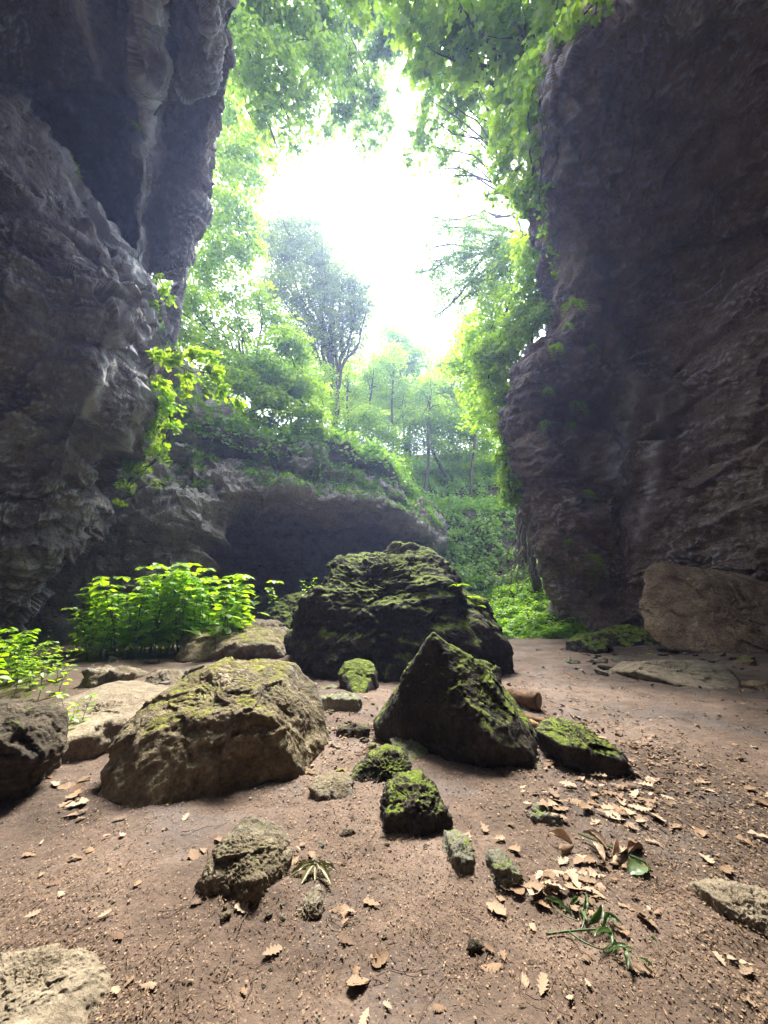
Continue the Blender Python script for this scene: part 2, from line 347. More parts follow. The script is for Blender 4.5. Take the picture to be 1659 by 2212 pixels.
c = ramp_n(nt, n1, [(.36, (.075, .048, .032)), (.5, (.128, .084, .058)), (.64, (.215, .150, .110))])
c = mix_n(nt, 1.0, c, ramp_n(nt, n2, [(.3, .68), (.7, 1.25)]), 'MULTIPLY')
c = mix_n(nt, 1.0, c, ramp_n(nt, n3, [(.3, .6), (.7, 1.35)]), 'MULTIPLY')
vo = nt.nodes.new('ShaderNodeTexVoronoi'); vo.inputs['Scale'].default_value = 55; lk(nt, pos, vo.inputs['Vector'])
sv = nt.nodes.new('ShaderNodeSeparateColor'); lk(nt, vo.outputs['Color'], sv.inputs[0])
isl = math_n(nt, 'MULTIPLY', ramp_n(nt, sv.outputs[0], [(.80, 0.0), (.84, 1.0)]), ramp_n(nt, vo.outputs['Distance'], [(.2, 1.0), (.32, 0.0)]))
c = mix_n(nt, math_n(nt, 'MULTIPLY', isl, .4), c, mix_n(nt, sv.outputs[1], (.10, .05, .03), (.5, .4, .3)))
wet = ramp_n(nt, noise_n(nt, pos, .8, 5, .6, .2), [(.52, 0.0), (.66, 1.0)])
c = mix_n(nt, math_n(nt, 'MULTIPLY', wet, .55), c, (.07, .058, .056))
b = nt.nodes.new('ShaderNodeBsdfPrincipled'); lk(nt, c, b.inputs['Base Color']); b.inputs['Specular IOR Level'].default_value = .35
lk(nt, ramp_n(nt, wet, [(0, .85), (1, .52)]), b.inputs['Roughness'])
bp = nt.nodes.new('ShaderNodeBump'); bp.inputs['Strength'].default_value = .6; bp.inputs['Distance'].default_value = .02
lk(nt, math_n(nt, 'ADD', math_n(nt, 'ADD', n3, math_n(nt, 'MULTIPLY', n2, 1.5)), math_n(nt, 'MULTIPLY', n4, .35)), bp.inputs['Height']); lk(nt, bp.outputs[0], b.inputs['Normal'])
o = nt.nodes.new('ShaderNodeOutputMaterial'); lk(nt, b.outputs[0], o.inputs[0])
tag(mb.build('ground', m, smooth=True), kind='structure')

# ------------------------------------------------------------------ right cliff
RE = [(1226, 1420, 18.5), (1222, 1370, 18.5), (1206, 1300, 18), (1204, 1240, 17.6), (1170, 1200, 16.4), (1152, 1120, 16.4), (1130, 1060, 16.4), (1108, 1000, 16.2),
      (1102, 920, 15.8), (1108, 840, 15), (1130, 780, 14.2), (1190, 690, 13.3), (1205, 600, 12.6), (1185, 500, 11.6), (1163, 400, 10.6), (1152, 240, 9.2), (1195, 120, 8.2), (1290, 30, 7.3), (1400, -90, 6.3), (1480, -260, 5.0)]
rows = []
for i, (u, v, Y) in enumerate(RE):
    e = P(u, v, Y); lean = min(1, i / 12)
    r = [e + np.array([6, 9, 1.0]), e + np.array([1.4, 3.0, .4]), e + np.array([.25, .8, .1]), e]
    q = P(u + 60, v + 8, Y - .75); r.append(q)
    for uu, yb, yt in ((1340, 16.6, 8.3), (1430, 15.0, 7.9), (1540, 13.6, 7.4), (1680, 12.0, 6.8), (1900, 10.2, 6.0)):
        t = max(0, min(1, (1420 - v) / 1680)); s = t ** 1.25
        uu2 = max(uu, u + 60 + (uu - 1280) * .8); Y2 = yb + (yt - yb) * s
        Y2 = min(Y2, Y - .9 - (uu - 1340) * .002)
        r.append(P(uu2, v, Y2))
    last = r[-1]; r.append(np.array([max(last[0] * .98, 13), 2.0, last[2]])); r.append(np.array([13, -14.0, last[2]]))
    rows.append(r)
# a bulging buttress next to the edge, and the ledge that juts above the passage
for i in (5, 6, 7, 8): rows[i][4] = rows[i][4] + np.array([0, -.4, 0])
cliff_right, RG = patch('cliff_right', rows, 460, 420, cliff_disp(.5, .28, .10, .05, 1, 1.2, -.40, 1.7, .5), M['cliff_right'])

# ------------------------------------------------------------------ left cliff, near face (overhangs the rubble)
LE = [(-70, 1500, 12.2), (-20, 1430, 12.2), (50, 1345, 12.2), (125, 1235, 12), (195, 1150, 12), (235, 1050, 11.8), (268, 960, 11.6), (290, 890, 11.4), (308, 800, 11.2), (335, 700, 11),
      (318, 620, 10.7), (285, 560, 10.4), (240, 490, 10), (168, 415, 9.5), (100, 300, 8.7), (20, 205, 7.9), (-60, 130, 7.2), (-140, 20, 6.5), (-200, -150, 5.6)]
rows = []
for u, v, Y in LE:
    e = P(u, v, Y)
    r = [e + np.array([-7, 6.5, .5]), e + np.array([-2.0, 2.6, .2]), e + np.array([-.3, .7, .1]), e, P(u - 38, v + 14, Y - .55)]
    for du, dy in ((-110, 1.5), (-200, 2.0), (-320, 2.7), (-480, 3.6)): r.append(P(u + du, v + 22, max(3.0, Y - dy)))
    l = r[-1]; r.append(np.array([min(l[0], -12), 1.5, l[2]])); r.append(np.array([-12, -14, l[2]])); rows.append(r)
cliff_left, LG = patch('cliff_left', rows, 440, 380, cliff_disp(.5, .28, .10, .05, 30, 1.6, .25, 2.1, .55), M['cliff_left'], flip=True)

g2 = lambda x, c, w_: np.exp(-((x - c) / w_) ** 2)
band(cliff_left, (440, 380), lambda i, j: np.clip(g2(j, 3.3 / 10, .04) * (.25 + g2(i, .62, .2)) + .8 * g2(j, 4.3 / 10 + .06 * np.sin(i * 20), .012) * g2(i, .62, .15) + .5 * g2(j, .52 - .25 * (i - .3), .012) * g2(i, .45, .12), 0, 1))  # silhouette edge and ridges painted pale as if catching light
band(cliff_right, (460, 420), lambda i, j: .8 * g2(j, 4.6 / 10 + .015 * np.sin(i * 30), .018) * g2(i, .42, .10) + .5 * g2(j, .52 + .2 * (i - .3), .01) * g2(i, .35, .1))  # painted light streaks on the face beside the edge
# ------------------------------------------------------------------ left overhang hanging behind it
BE = [(388, 612, 12.6), (398, 592, 12.5), (408, 555, 12.3), (416, 480, 11.7), (446, 385, 10.8), (458, 300, 10.1), (478, 205, 9.3), (470, 178, 9.0), (480, 100, 8.0), (482, 0, 7.1), (505, -150, 6.0), (560, -330, 5.0)]
rows = []
for i, (u, v, Y) in enumerate(BE):
    e = P(u, v, Y); k = -.7 if i >= 7 else 0
    r = [e + np.array([-5, 7, .6]), e + np.array([-1.8, 2.6, .2]), e + np.array([-.3, .8, .05]), e]
    for uu, dy, dv in ((u - 42, -.15, -16 if i < 2 else 0), (338, .25, -22 if i < 2 else 0), (300, -.75, 60 if i < 3 else 0), (262, .7, 80 if i < 3 else 0), (190, 1.1, 60 if i < 3 else 0), (100, .9, 0), (0, .2, 0), (-150, -.3, 0)):
        r.append(P(uu + (u - 420) * .3, v + dv, Y + dy + k))
    l = r[-1]; r.append(np.array([-11.5, 0, l[2]])); rows.append(r)
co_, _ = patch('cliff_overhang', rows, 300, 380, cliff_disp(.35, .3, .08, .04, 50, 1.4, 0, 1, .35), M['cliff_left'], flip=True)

band(co_, (300, 380), lambda i, j: np.clip(g2(j, 6 / 12.0, .022) * g2(i, .25, .32) + .8 * g2(i, 6.4 / 11 + .015 * np.sin(j * 25), .012) * g2(j, .55, .2) + .8 * g2(j, 5.3 / 12, .01) * g2(i, .75, .12) + .8 * g2(j, .66 + .35 * (i - .7), .012) * g2(i, .75, .16), 0, 1))  # hanging ridge and ledge lip coloured pale to look lit
# ------------------------------------------------------------------ cliff behind with the hollow under it
DC = [(-60, 760, 15, 1440, 13.2), (130, 700, 15.6, 1420, 14.2), (240, 690, 16, 1345, 14.8), (345, 730, 16.6, 1215, 15.6), (405, 840, 17.4, 1125, 16.6), (480, 905, 18.2, 1062, 17.6), (560, 945, 19.2, 1055, 18.6),
      (640, 958, 20, 1072, 19), (700, 990, 20.6, 1082, 20.2), (800, 1030, 22, 1080, 21.6), (890, 1085, 24, 1120, 23.6), (955, 1140, 26.5, 1185, 26.2), (985, 1230, 29, 1260, 28.5)]
cols = []
for u, vt, Yt, vl, Yl in DC:
    top = P(u, vt, Yt); hol = max(0.0, min(1, (u - 300) / 70)) * (1 if u < 950 else .2); lip = P(u, vl, Yl - 1.0 * hol)
    c = [top + np.array([-1, 6, -.3]), top + np.array([0, 1.5, .15]), top]
    for t in (.3, .62): c.append(top + (lip - top) * t + np.array([0, (.25 if t < .5 else -.15) * (1 - hol) + .9 * hol * (.5 if t > .5 else .2), 0]))
    c.append(lip)
    c.append(lip + np.array([0, 1.6 * hol + .2, -.3 * hol - .25]))
    c.append(P(u, vl + (1215 - vl) * .35 * hol + 8, Yl + 6.5 * hol + .4))
    c.append(P(u, max(1235, vl + 15), Yl + 9 * hol + .6)); c.append(P(u, max(1345, vl + 30), Yl + 8.5 * hol + .8))
    cols.append(c)
rows = np.array(cols).transpose(1, 0, 2)
cliff_back, DG = patch('cliff_behind', rows, 360, 460, cliff_disp(.4, .4, .16, .10, 70, 2.0, .4, 1.1, .75), M['cliff_back'])

# ------------------------------------------------------------------ cave roof and rear wall round the camera
rows = []
for y, zc in ((5.3, 18.6), (4.4, 17.8), (1, 17.2), (-4, 16), (-8, 13), (-10.5, 8), (-11, 3), (-11, -1)):
    rows.append([np.array([x, y + (.012 * x * x if y > 4 else 0), zc - .004 * x * x]) for x in (-16, -12, -7, -3, 0, 3, 7, 12, 16)])
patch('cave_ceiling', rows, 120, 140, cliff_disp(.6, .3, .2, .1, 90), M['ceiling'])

# ------------------------------------------------------------------ wooded hill behind
def interp(x, xs, ys): return np.interp(x, xs, ys)
def hill_y0(x): return interp(x, [-90, -14, -8, -5, -2, 1.2, 3.4, 4.6, 9, 90], [15, 16, 17.5, 19.5, 21.5, 23.8, 25.5, 23.4, 23.5, 23.5])
def hill_z(x, t):
    y = hill_y0(x) + t
    left = interp(y, [17, 24, 32, 45, 70, 130], [9.6, 10.6, 13.2, 19, 28, 45])
    z0r = interp(y, [22, 24, 26, 28, 30, 33, 35, 40, 48, 70, 130], [1.0, 2.0, 3.6, 5.6, 8.2, 9.6, 12.0, 15.6, 20, 29, 45])
    k = 1 / (1 + np.exp(-(x - (1.9 + .0 * y)) * 1.6))
    return left * (1 - k) + z0r * k
hx = np.concatenate([np.linspace(-90, -20, 30)[:-1], np.linspace(-20, 16, 240), np.linspace(16, 90, 30)[1:]]); ht = np.concatenate([np.linspace(0, 26, 200)[:-1], np.linspace(26, 110, 50)])
ht = np.concatenate([[-.15, -.05], ht]); HX, HT = np.meshgrid(hx, ht, indexing='ij'); HXf, HTf = HX.ravel(), HT.ravel()
hp = np.stack([HXf, hill_y0(HXf) + HTf, hill_z(HXf, HTf)], 1)
hp[:, 2] -= np.clip(-HTf, 0, 1) * 7
hp[:, 2] += .45 * fbm(hp * .35, 3, off=8) + .5 * ridged(hp * np.array([.25, .25, .8]), 3, off=3)
mb = MB(); mb.add(hp, grid_faces(len(hx), len(ht))); tag(mb.build('hill', M['hill'], smooth=True), kind='structure')
HP = hp.reshape(len(hx), len(ht), 3)
# slope of nettles at the far end of the passage
rows = []
for i, (y, zl, zr) in enumerate(((16.9, -.15, -.1), (17.6, .05, .35), (19.5, .15, 1.3), (21.5, .4, 2.1), (23.5, .7, 2.9), (26.5, 1.1, 3.6))):
    rows.append([np.array([x, y + .05 * (x - 6), zl + (zr - zl) * t]) for x, t in ((2.6, -.1), (4.4, 0), (5.6, .3), (7, .7), (8.5, 1.0), (11, 1.5), (15, 1.9))])
_, SG = patch('passage_slope', rows, 60, 90, cliff_disp(.1, .5, .04, .03, 95), M['hill'])

# ------------------------------------------------------------------ bluish volume added to imitate the veil of lens flare
m, nt = new_mat('flare_haze'); pv_ = nt.nodes.new('ShaderNodeVolumePrincipled'); pv_.inputs['Color'].default_value = (.42, .53, 1, 1)
pv_.inputs['Density'].default_value = .0020; pv_.inputs['Anisotropy'].default_value = .55
o = nt.nodes.new('ShaderNodeOutputMaterial'); lk(nt, pv_.outputs[0], o.inputs['Volume'])
mb = MB(); mb.add([[x, y, z] for x in (-202, 202) for y in (-62, 302) for z in (-8, 72)], [(0, 1, 3, 2), (4, 6, 7, 5), (0, 4, 5, 1), (2, 3, 7, 6), (0, 2, 6, 4), (1, 5, 7, 3)])
tag(mb.build('flare_haze', m), kind='stuff')

# ------------------------------------------------------------------ foliage
def unit(v): return v / (np.linalg.norm(v, axis=-1, keepdims=True) + 1e-9)
T_QUAD = (np.array([[0, -.5, 0], [.34, 0, .05], [0, .5, 0], [-.34, 0, .05]]), np.array([[0, 1, 2, 3]]))
T_FOLD = (np.array([[0, -.5, 0], [.27, -.2, .07], [.30, .12, .07], [0, .55, -.03], [-.30, .12, .07], [-.27, -.2, .07], [0, .1, -.02]]),
          np.array([[0, 1, 6], [1, 2, 6], [2, 3, 6], [3, 4, 6], [4, 5, 6], [5, 0, 6]]))
T_LOBE = (np.array([[0, -.5, 0], [.28, -.42, .04], [.22, -.1, .0], [.5, .08, .06], [.2, .18, 0], [0, .58, -.05], [-.2, .18, 0], [-.5, .08, .06], [-.22, -.1, 0], [-.28, -.42, .04], [0, 0, -.02]]),
          np.array([[i, (i + 1) % 10, 10] for i in range(10)]))
def leaves(mb, pos, nrm, size, tmpl=T_QUAD, tip=None, rnd=None, asp=1.0):
    n = len(pos)
    if n == 0: return
    nrm = unit(nrm); t = rng.normal(size=(n, 3)) if tip is None else tip
    t = unit(t - nrm * (t * nrm).sum(1)[:, None]); s = np.cross(t, nrm)
    size = np.broadcast_to(size, (n,))
    V, Fc = tmpl
    v = pos[:, None] + size[:, None, None] * (V[None, :, 0:1] * s[:, None] * asp + V[None, :, 1:2] * t[:, None] + V[None, :, 2:3] * nrm[:, None])
    f = (Fc[None] + (np.arange(n) * len(V))[:, None, None]).reshape(-1, Fc.shape[1])
    r = rng.random(n) if rnd is None else rnd
    mb.add(v.reshape(-1, 3), f, np.repeat(r, len(Fc)))
def blob_leaves(mb, c, r, size, cov, tmpl=T_QUAD, flat=.8, sr=(.35, .8), droop=.35, jit=.5):
    """sprays of leaves on level twigs, gathered in a loose ragged clump"""
    per = 16; n = max(1, int(2.4 * cov * math.pi * r * r / (.36 * size * size) / per))
    d = unit(rng.normal(size=(n * 2, 3))); rad = rng.random(n * 2) ** .45
    q = d * rad[:, None]; keep = fbm(q * 2.1 + c, 2, off=c[0] * 3) > -.18 + .35 * (rad - .6)
    q = q[keep][:n]; n = len(q)
    if n == 0: return
    sc = c + q * np.array([r, r, r * flat]); s = rng.uniform(*sr, n)
    out_ = unit(q * np.array([1, 1, .3]) + 1e-6); shade = np.clip(.5 + .6 * fbm(sc * .7, 2, off=2) + rng.normal(0, .22, n), 0, 1)
    a = rng.uniform(0, 2 * math.pi, (n, per)); rr = np.sqrt(rng.random((n, per)))
    tilt = unit(np.stack([out_[:, 0] * .5, out_[:, 1] * .5, np.ones(n)], 1) + rng.normal(0, .22, (n, 3)))
    e1 = unit(np.cross(tilt, np.array([.3, 1, .1]))); e2 = np.cross(tilt, e1)
    pos = sc[:, None] + (s[:, None] * rr)[..., None] * (np.cos(a)[..., None] * e1[:, None] + np.sin(a)[..., None] * e2[:, None])
    pos[..., 2] -= droop * (rr ** 2) * s[:, None]; pos += rng.normal(0, size * .35, pos.shape)
    nr = tilt[:, None] + rng.normal(0, jit, pos.shape)
    rn = np.clip(shade[:, None] + rng.normal(0, .22, (n, per)), 0, 1)
    tip = (pos - sc[:, None]) + rng.normal(0, .15, pos.shape); tip[..., 2] -= .1
    leaves(mb, pos.reshape(-1, 3), nr.reshape(-1, 3), size * rng.uniform(.7, 1.25, n * per), tmpl, tip.reshape(-1, 3), rn.ravel())
def tree(name, label, base, fork, blobs, mat, size, cov=1.6, tmpl=T_QUAD, tr=.22, bark='bark', flat=.8, sr=(.35, .8), group=None, limbs=True, cat='tree', twigs=3, jit=.5, droop=.35, lr=.4):
    """base, fork world points; blobs = (u, v, radius px, depth Y[, cov factor])"""
    base = np.asarray(base, float); fork = np.asarray(fork, float)
    t = empty(name, tuple(base), label, cat, group)
    mb = MB(); pts = wiggle(base - np.array([0, 0, .4]), fork, 9, .02); tube(mb, pts, np.linspace(tr * 1.15, tr * .65, 9), 8); mb.build('trunk', M[bark], t, smooth=True)
    cr = MB()
    for b in blobs:
        u, v, rp_, Y = b[:4]; c = P(u, v, Y); d = np.linalg.norm(D(u, v)) / D(u, v)[1] * Y
        r = rp_ / F * Y / D(u, v)[1]
        if limbs:
            lb = MB(); p = wiggle(fork + (base - fork) * random.uniform(0, .15), c, 10, .06, .06); r0 = tr * lr
            tube(lb, p, np.linspace(r0, r0 * .25, 10), 6)
            for k in range(twigs):
                a = p[random.randint(5, 9)]; e = c + np.array([random.gauss(0, .5), random.gauss(0, .5), random.gauss(0, .4)]) * r
                tube(lb, wiggle(a, e, 6, .07), np.linspace(r0 * .35, r0 * .08, 6), 4)
            lb.build('limb', M[bark], t, smooth=True)
        blob_leaves(cr, c, r, size, cov * (b[4] if len(b) > 4 else 1), tmpl, flat, sr, droop, jit)
    cr.build('crown', M[mat], t)
    return t
def hz(x, y):
    return float(hill_z(x, y - hill_y0(x)))
# trees overhead
G0 = 'trees leaning over the opening'
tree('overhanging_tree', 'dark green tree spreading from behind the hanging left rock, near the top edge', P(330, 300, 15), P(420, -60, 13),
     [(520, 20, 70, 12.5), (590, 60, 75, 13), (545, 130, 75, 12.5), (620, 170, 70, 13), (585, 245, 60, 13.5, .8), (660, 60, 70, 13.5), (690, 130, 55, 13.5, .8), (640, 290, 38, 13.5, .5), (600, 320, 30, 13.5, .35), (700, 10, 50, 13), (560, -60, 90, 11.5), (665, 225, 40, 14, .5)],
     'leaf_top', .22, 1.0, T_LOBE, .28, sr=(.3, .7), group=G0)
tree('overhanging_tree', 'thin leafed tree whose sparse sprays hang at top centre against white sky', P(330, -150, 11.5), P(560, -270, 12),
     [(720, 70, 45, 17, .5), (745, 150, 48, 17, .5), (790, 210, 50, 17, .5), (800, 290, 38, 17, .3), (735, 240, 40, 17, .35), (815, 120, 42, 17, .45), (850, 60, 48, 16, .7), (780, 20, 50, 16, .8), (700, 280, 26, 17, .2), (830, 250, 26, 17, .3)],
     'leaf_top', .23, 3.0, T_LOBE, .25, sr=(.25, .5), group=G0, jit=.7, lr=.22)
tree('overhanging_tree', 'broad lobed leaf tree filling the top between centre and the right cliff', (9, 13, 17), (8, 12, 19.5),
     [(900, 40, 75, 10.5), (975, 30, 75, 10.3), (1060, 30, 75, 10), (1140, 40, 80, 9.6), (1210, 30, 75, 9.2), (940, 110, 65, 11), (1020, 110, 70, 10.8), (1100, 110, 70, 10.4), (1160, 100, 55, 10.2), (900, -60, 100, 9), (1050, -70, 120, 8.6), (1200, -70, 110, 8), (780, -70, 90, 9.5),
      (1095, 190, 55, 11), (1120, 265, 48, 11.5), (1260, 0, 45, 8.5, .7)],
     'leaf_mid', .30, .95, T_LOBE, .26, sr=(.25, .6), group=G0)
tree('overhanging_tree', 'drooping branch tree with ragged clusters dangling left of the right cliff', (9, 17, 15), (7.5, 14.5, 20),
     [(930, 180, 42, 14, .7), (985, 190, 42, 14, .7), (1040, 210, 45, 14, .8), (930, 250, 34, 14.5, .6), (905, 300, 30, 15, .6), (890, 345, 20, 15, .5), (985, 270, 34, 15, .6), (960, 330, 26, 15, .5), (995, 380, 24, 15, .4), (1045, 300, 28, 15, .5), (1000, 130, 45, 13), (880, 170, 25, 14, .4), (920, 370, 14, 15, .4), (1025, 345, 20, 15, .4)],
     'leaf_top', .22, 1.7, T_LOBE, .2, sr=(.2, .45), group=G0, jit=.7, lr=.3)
# draped vines on the right cliff rim
def ivy_mass(name, label, blobs, mat, size, cov=2.0, tmpl=T_FOLD, group=None, flat=1.0, cat='vine', sr=(.15, .35), stem_from=None):
    c0 = P(*blobs[0][:2], blobs[0][3]); t = empty(name, tuple(c0), label, cat, group); cr = MB(); st = MB()
    for i, b in enumerate(blobs):
        u, v, rp_, Y = b[:4]; c = P(u, v, Y); r = rp_ / F * Y / D(u, v)[1]
        blob_leaves(cr, c, r, size, cov * (b[4] if len(b) > 4 else 1), tmpl, flat, sr, .5, .6)
        if i: tube(st, wiggle(prev, c, 7, .08), .025, 5)
        prev = c
    cr.build('foliage', M[mat], t)
    if len(blobs) > 1: st.build('stem', M['bark'], t, smooth=True)
    return t
G1 = 'vines on the right cliff edge'
ivy_mass('creeper', 'green creeper mat covering the upper rim of the right cliff under the canopy', [(1130, 170, 45, 10), (1110, 260, 42, 10.6), (1095, 340, 38, 11.2), (1120, 410, 36, 11.4), (1140, 450, 26, 11.8, .7), (1145, 330, 22, 10.4), (1075, 420, 22, 12, .5), (1080, 300, 28, 11.4), (1165, 140, 30, 8.4), (1150, 200, 26, 8.4), (1140, 260, 24, 8.8), (1145, 320, 22, 9.3), (1150, 380, 22, 9.8), (1205, 85, 28, 7.6), (1165, 430, 16, 10.3), (1250, 40, 26, 7.0), (1290, 5, 22, 6.6), (1180, 480, 12, 10.9)], 'leaf_mid', .20, 1.8, T_FOLD, G1)
ivy_mass('creeper', 'bright yellow green creeper cascade beside the notch of the right cliff', [(1150, 540, 48, 14), (1160, 610, 48, 14), (1130, 680, 55, 15), (1100, 740, 55, 15.4), (1075, 800, 52, 15.8), (1080, 860, 40, 16), (1085, 920, 24, 16.2), (1090, 980, 22, 16.4), (1100, 1030, 30, 16.6), (1105, 1070, 26, 16.8), (1050, 770, 35, 16), (1165, 680, 25, 13.8), (1125, 820, 18, 15.4)], 'leaf_bright', .16, 2.3, T_FOLD, G1)
# right-hand trees
G2 = 'trees along the far rim'
tree('rim_tree', 'tree with one arching bare limb reaching over the gap by the right cliff', P(1230, 640, 22), P(1170, 520, 21),
     [(1080, 530, 45, 20.5, .9), (1020, 500, 42, 21, .7), (960, 490, 30, 21.5, .5), (1000, 560, 42, 21.5, .7), (945, 575, 32, 22, .55), (905, 590, 22, 22, .4), (960, 630, 32, 22, .5), (1010, 620, 34, 21.5, .55), (945, 680, 22, 22, .35), (1060, 590, 45, 21, .8), (925, 540, 22, 22, .4), (1045, 455, 22, 21, .45), (985, 665, 20, 22, .35), (940, 470, 14, 22, .35)],
     'leaf_top', .15, 1.7, T_QUAD, .3, sr=(.25, .5), group=G2, jit=.7, lr=.5)
tree('rim_tree', 'full light green tree crowding the vine covered notch of the right cliff', (9, 25, 3), (8.4, 24, 15),
     [(1090, 640, 60, 21), (1050, 710, 60, 22), (1020, 760, 50, 23), (1100, 560, 45, 20), (1040, 830, 55, 23), (1075, 900, 45, 22, .9), (985, 790, 40, 24), (1040, 900, 45, 24, .9), (1050, 640, 35, 22, .8)],
     'leaf_bright', .24, 1.2, T_FOLD, .28, group=G2)
# left trees
tree('rim_tree', 'tall bright tree rising close behind the hanging left rock', P(330, 620, 20), P(400, 330, 19.5),
     [(430, 820, 35, 23), (470, 870, 35, 23), (540, 905, 30, 23), (500, 240, 60, 19), (540, 330, 55, 19), (480, 330, 50, 19), (500, 410, 60, 19.5), (455, 470, 50, 20), (525, 480, 50, 20), (480, 550, 55, 20), (550, 400, 30, 19.5, .6), (560, 290, 34, 19, .6), (510, 170, 50, 18), (440, 570, 45, 20), (520, 560, 36, 20.5, .7), (545, 530, 28, 20, .8)],
     'leaf_bright', .24, 1.2, T_FOLD, .16, group=G2)
tree('rim_tree', 'tree with gappy mid green layers between the left cliff and the grey oak', (-9, 24, 10.5), (-8.6, 23.5, 16),
     [(390, 640, 50, 19), (440, 680, 50, 20, .8), (380, 710, 45, 18.5), (500, 650, 42, 21, .6), (440, 620, 40, 21, .7), (560, 640, 45, 22, .8), (520, 710, 45, 22, .7), (350, 640, 30, 18), (420, 740, 50, 20), (480, 760, 50, 21, .9)],
     'leaf_bright', .24, 1.2, T_FOLD, .24, group=G2, jit=.6)
tree('rim_tree', 'leafy tree with flat layered sprays over the ledge of the cliff behind', (-4.8, 24.5, 10.5), (-4.8, 24, 14.5),
     [(560, 800, 70, 21.5), (620, 750, 60, 22), (640, 830, 70, 21.5), (590, 870, 55, 21), (660, 900, 50, 21), (690, 930, 30, 21), (520, 830, 50, 20.5), (520, 900, 36, 20, .7), (600, 700, 45, 23, .8), (470, 820, 40, 20, .8), (640, 930, 25, 20.8)],
     'leaf_bright', .24, 1.3, T_FOLD, .2, flat=.5, group=G2, droop=.2, jit=.35)
# grey oak
tree('oak_tree', 'big grey green oak rising behind the left trees against the bright sky', (-4.6, 33, hz(-4.6, 33)), (-4.4, 32.5, 21),
     [(620, 490, 50, 31), (670, 520, 55, 31), (620, 560, 60, 31), (700, 580, 60, 31), (740, 620, 60, 31), (650, 640, 65, 31), (720, 680, 60, 31), (770, 670, 45, 31), (780, 620, 30, 31, .7), (580, 520, 40, 31), (680, 470, 25, 31, .6), (590, 620, 50, 31), (800, 650, 22, 31, .5), (700, 740, 50, 32), (760, 730, 45, 32, .8), (640, 710, 50, 32, .8)],
     'leaf_oak', .20, 1.35, T_QUAD, .42, sr=(.4, .8), jit=.7, lr=.45)
# far trees in the middle
G3 = 'forest trees on the hill behind'
FT = [('round topped pale green tree at the centre of the far treeline', 3.2, 42, [(860, 740, 50), (830, 790, 55), (890, 790, 50), (850, 850, 55), (905, 845, 40), (800, 830, 40), (845, 715, 28), (910, 760, 26)], 'leaf_bright'),
      ('slim tree with see-through crown left of the round pale tree', -3.0, 40, [(750, 790, 40, .5), (770, 850, 45, .6), (730, 850, 45, .6), (760, 910, 50, .8), (715, 790, 35, .5)], 'leaf_mid'),
      ('bright tree right of the round pale tree, below the sky gap', 8.2, 40, [(960, 790, 45), (1000, 740, 45), (940, 850, 45), (990, 850, 55), (1000, 790, 40), (1010, 690, 30)], 'leaf_bright'),
      ('low spreading bright tree above the creeper covered bank', 6.6, 35, [(900, 910, 50), (960, 910, 50), (1010, 930, 50), (940, 960, 45), (990, 980, 45), (1050, 960, 45), (880, 960, 35)], 'leaf_bright'),
      ('shaded young tree standing above the hollow of the cliff behind', -1.6, 32, [(720, 930, 45), (770, 960, 40), (820, 940, 45), (790, 900, 40), (840, 990, 40), (740, 970, 30), (860, 1010, 30)], 'leaf_bright'),
      ('dim tree filling the far forest behind the slim trunks', 0.2, 52, [(650, 790, 60), (700, 860, 60), (780, 880, 60), (840, 900, 60), (900, 880, 60), (960, 880, 60), (1020, 880, 60), (720, 800, 30, .5), (560, 780, 60), (500, 800, 60), (480, 860, 50), (600, 860, 50)], 'leaf_bright'),
      ('tall thin tree among the trunks right of centre', 5.5, 46, [(930, 830, 40, .6), (900, 870, 40, .6), (965, 860, 40, .6)], 'leaf_mid'),
      ('bushy tree at the head of the ravine near the right cliff', 9.0, 38, [(1040, 1000, 45), (1090, 1000, 40), (1000, 1020, 40), (1060, 1050, 35), (1095, 930, 45)], 'leaf_cover')]
for lab, x, Y, bl, mt in FT:
    base = np.array([x, Y + .5, hz(x, Y + .5)]); topc = P(bl[0][0], bl[0][1], Y)
    tree('forest_tree', lab, base, base + (topc - base) * .72, [(b[0], b[1], b[2], Y, b[3] if len(b) > 3 else 1) for b in bl], mt, .24, 1.5, T_QUAD, .17, sr=(.5, 1.0), group=G3, flat=.7, twigs=2, lr=.3)
for lab, base, bl, mt in [('bushy shrub on the cliff top left of the layered leafy tree', P(500, 930, 22), [(450, 850, 36, 21), (500, 890, 40, 21.5), (545, 920, 36, 21.5), (460, 900, 30, 20.5), (400, 820, 36, 20)], 'leaf_mid'),
        ('low shrub on the cliff top between layered tree and slim trunks', P(640, 970, 23), [(590, 925, 36, 22), (640, 940, 32, 22.5), (690, 965, 30, 23)], 'leaf_mid'),
        ('creeper smothered shrub on the ledge above the dark hollow', P(790, 1040, 25), [(735, 990, 32, 24), (785, 1005, 36, 24.5), (835, 1030, 34, 25), (880, 1055, 28, 26), (910, 1085, 20, 27)], 'leaf_cover')]:
    tree('shrub', lab, base, base + np.array([0, 0, 1.0]), bl, mt, .17, 1.6, T_QUAD, .07, group='shrubs along the cliff top', cat='shrub', sr=(.25, .5))
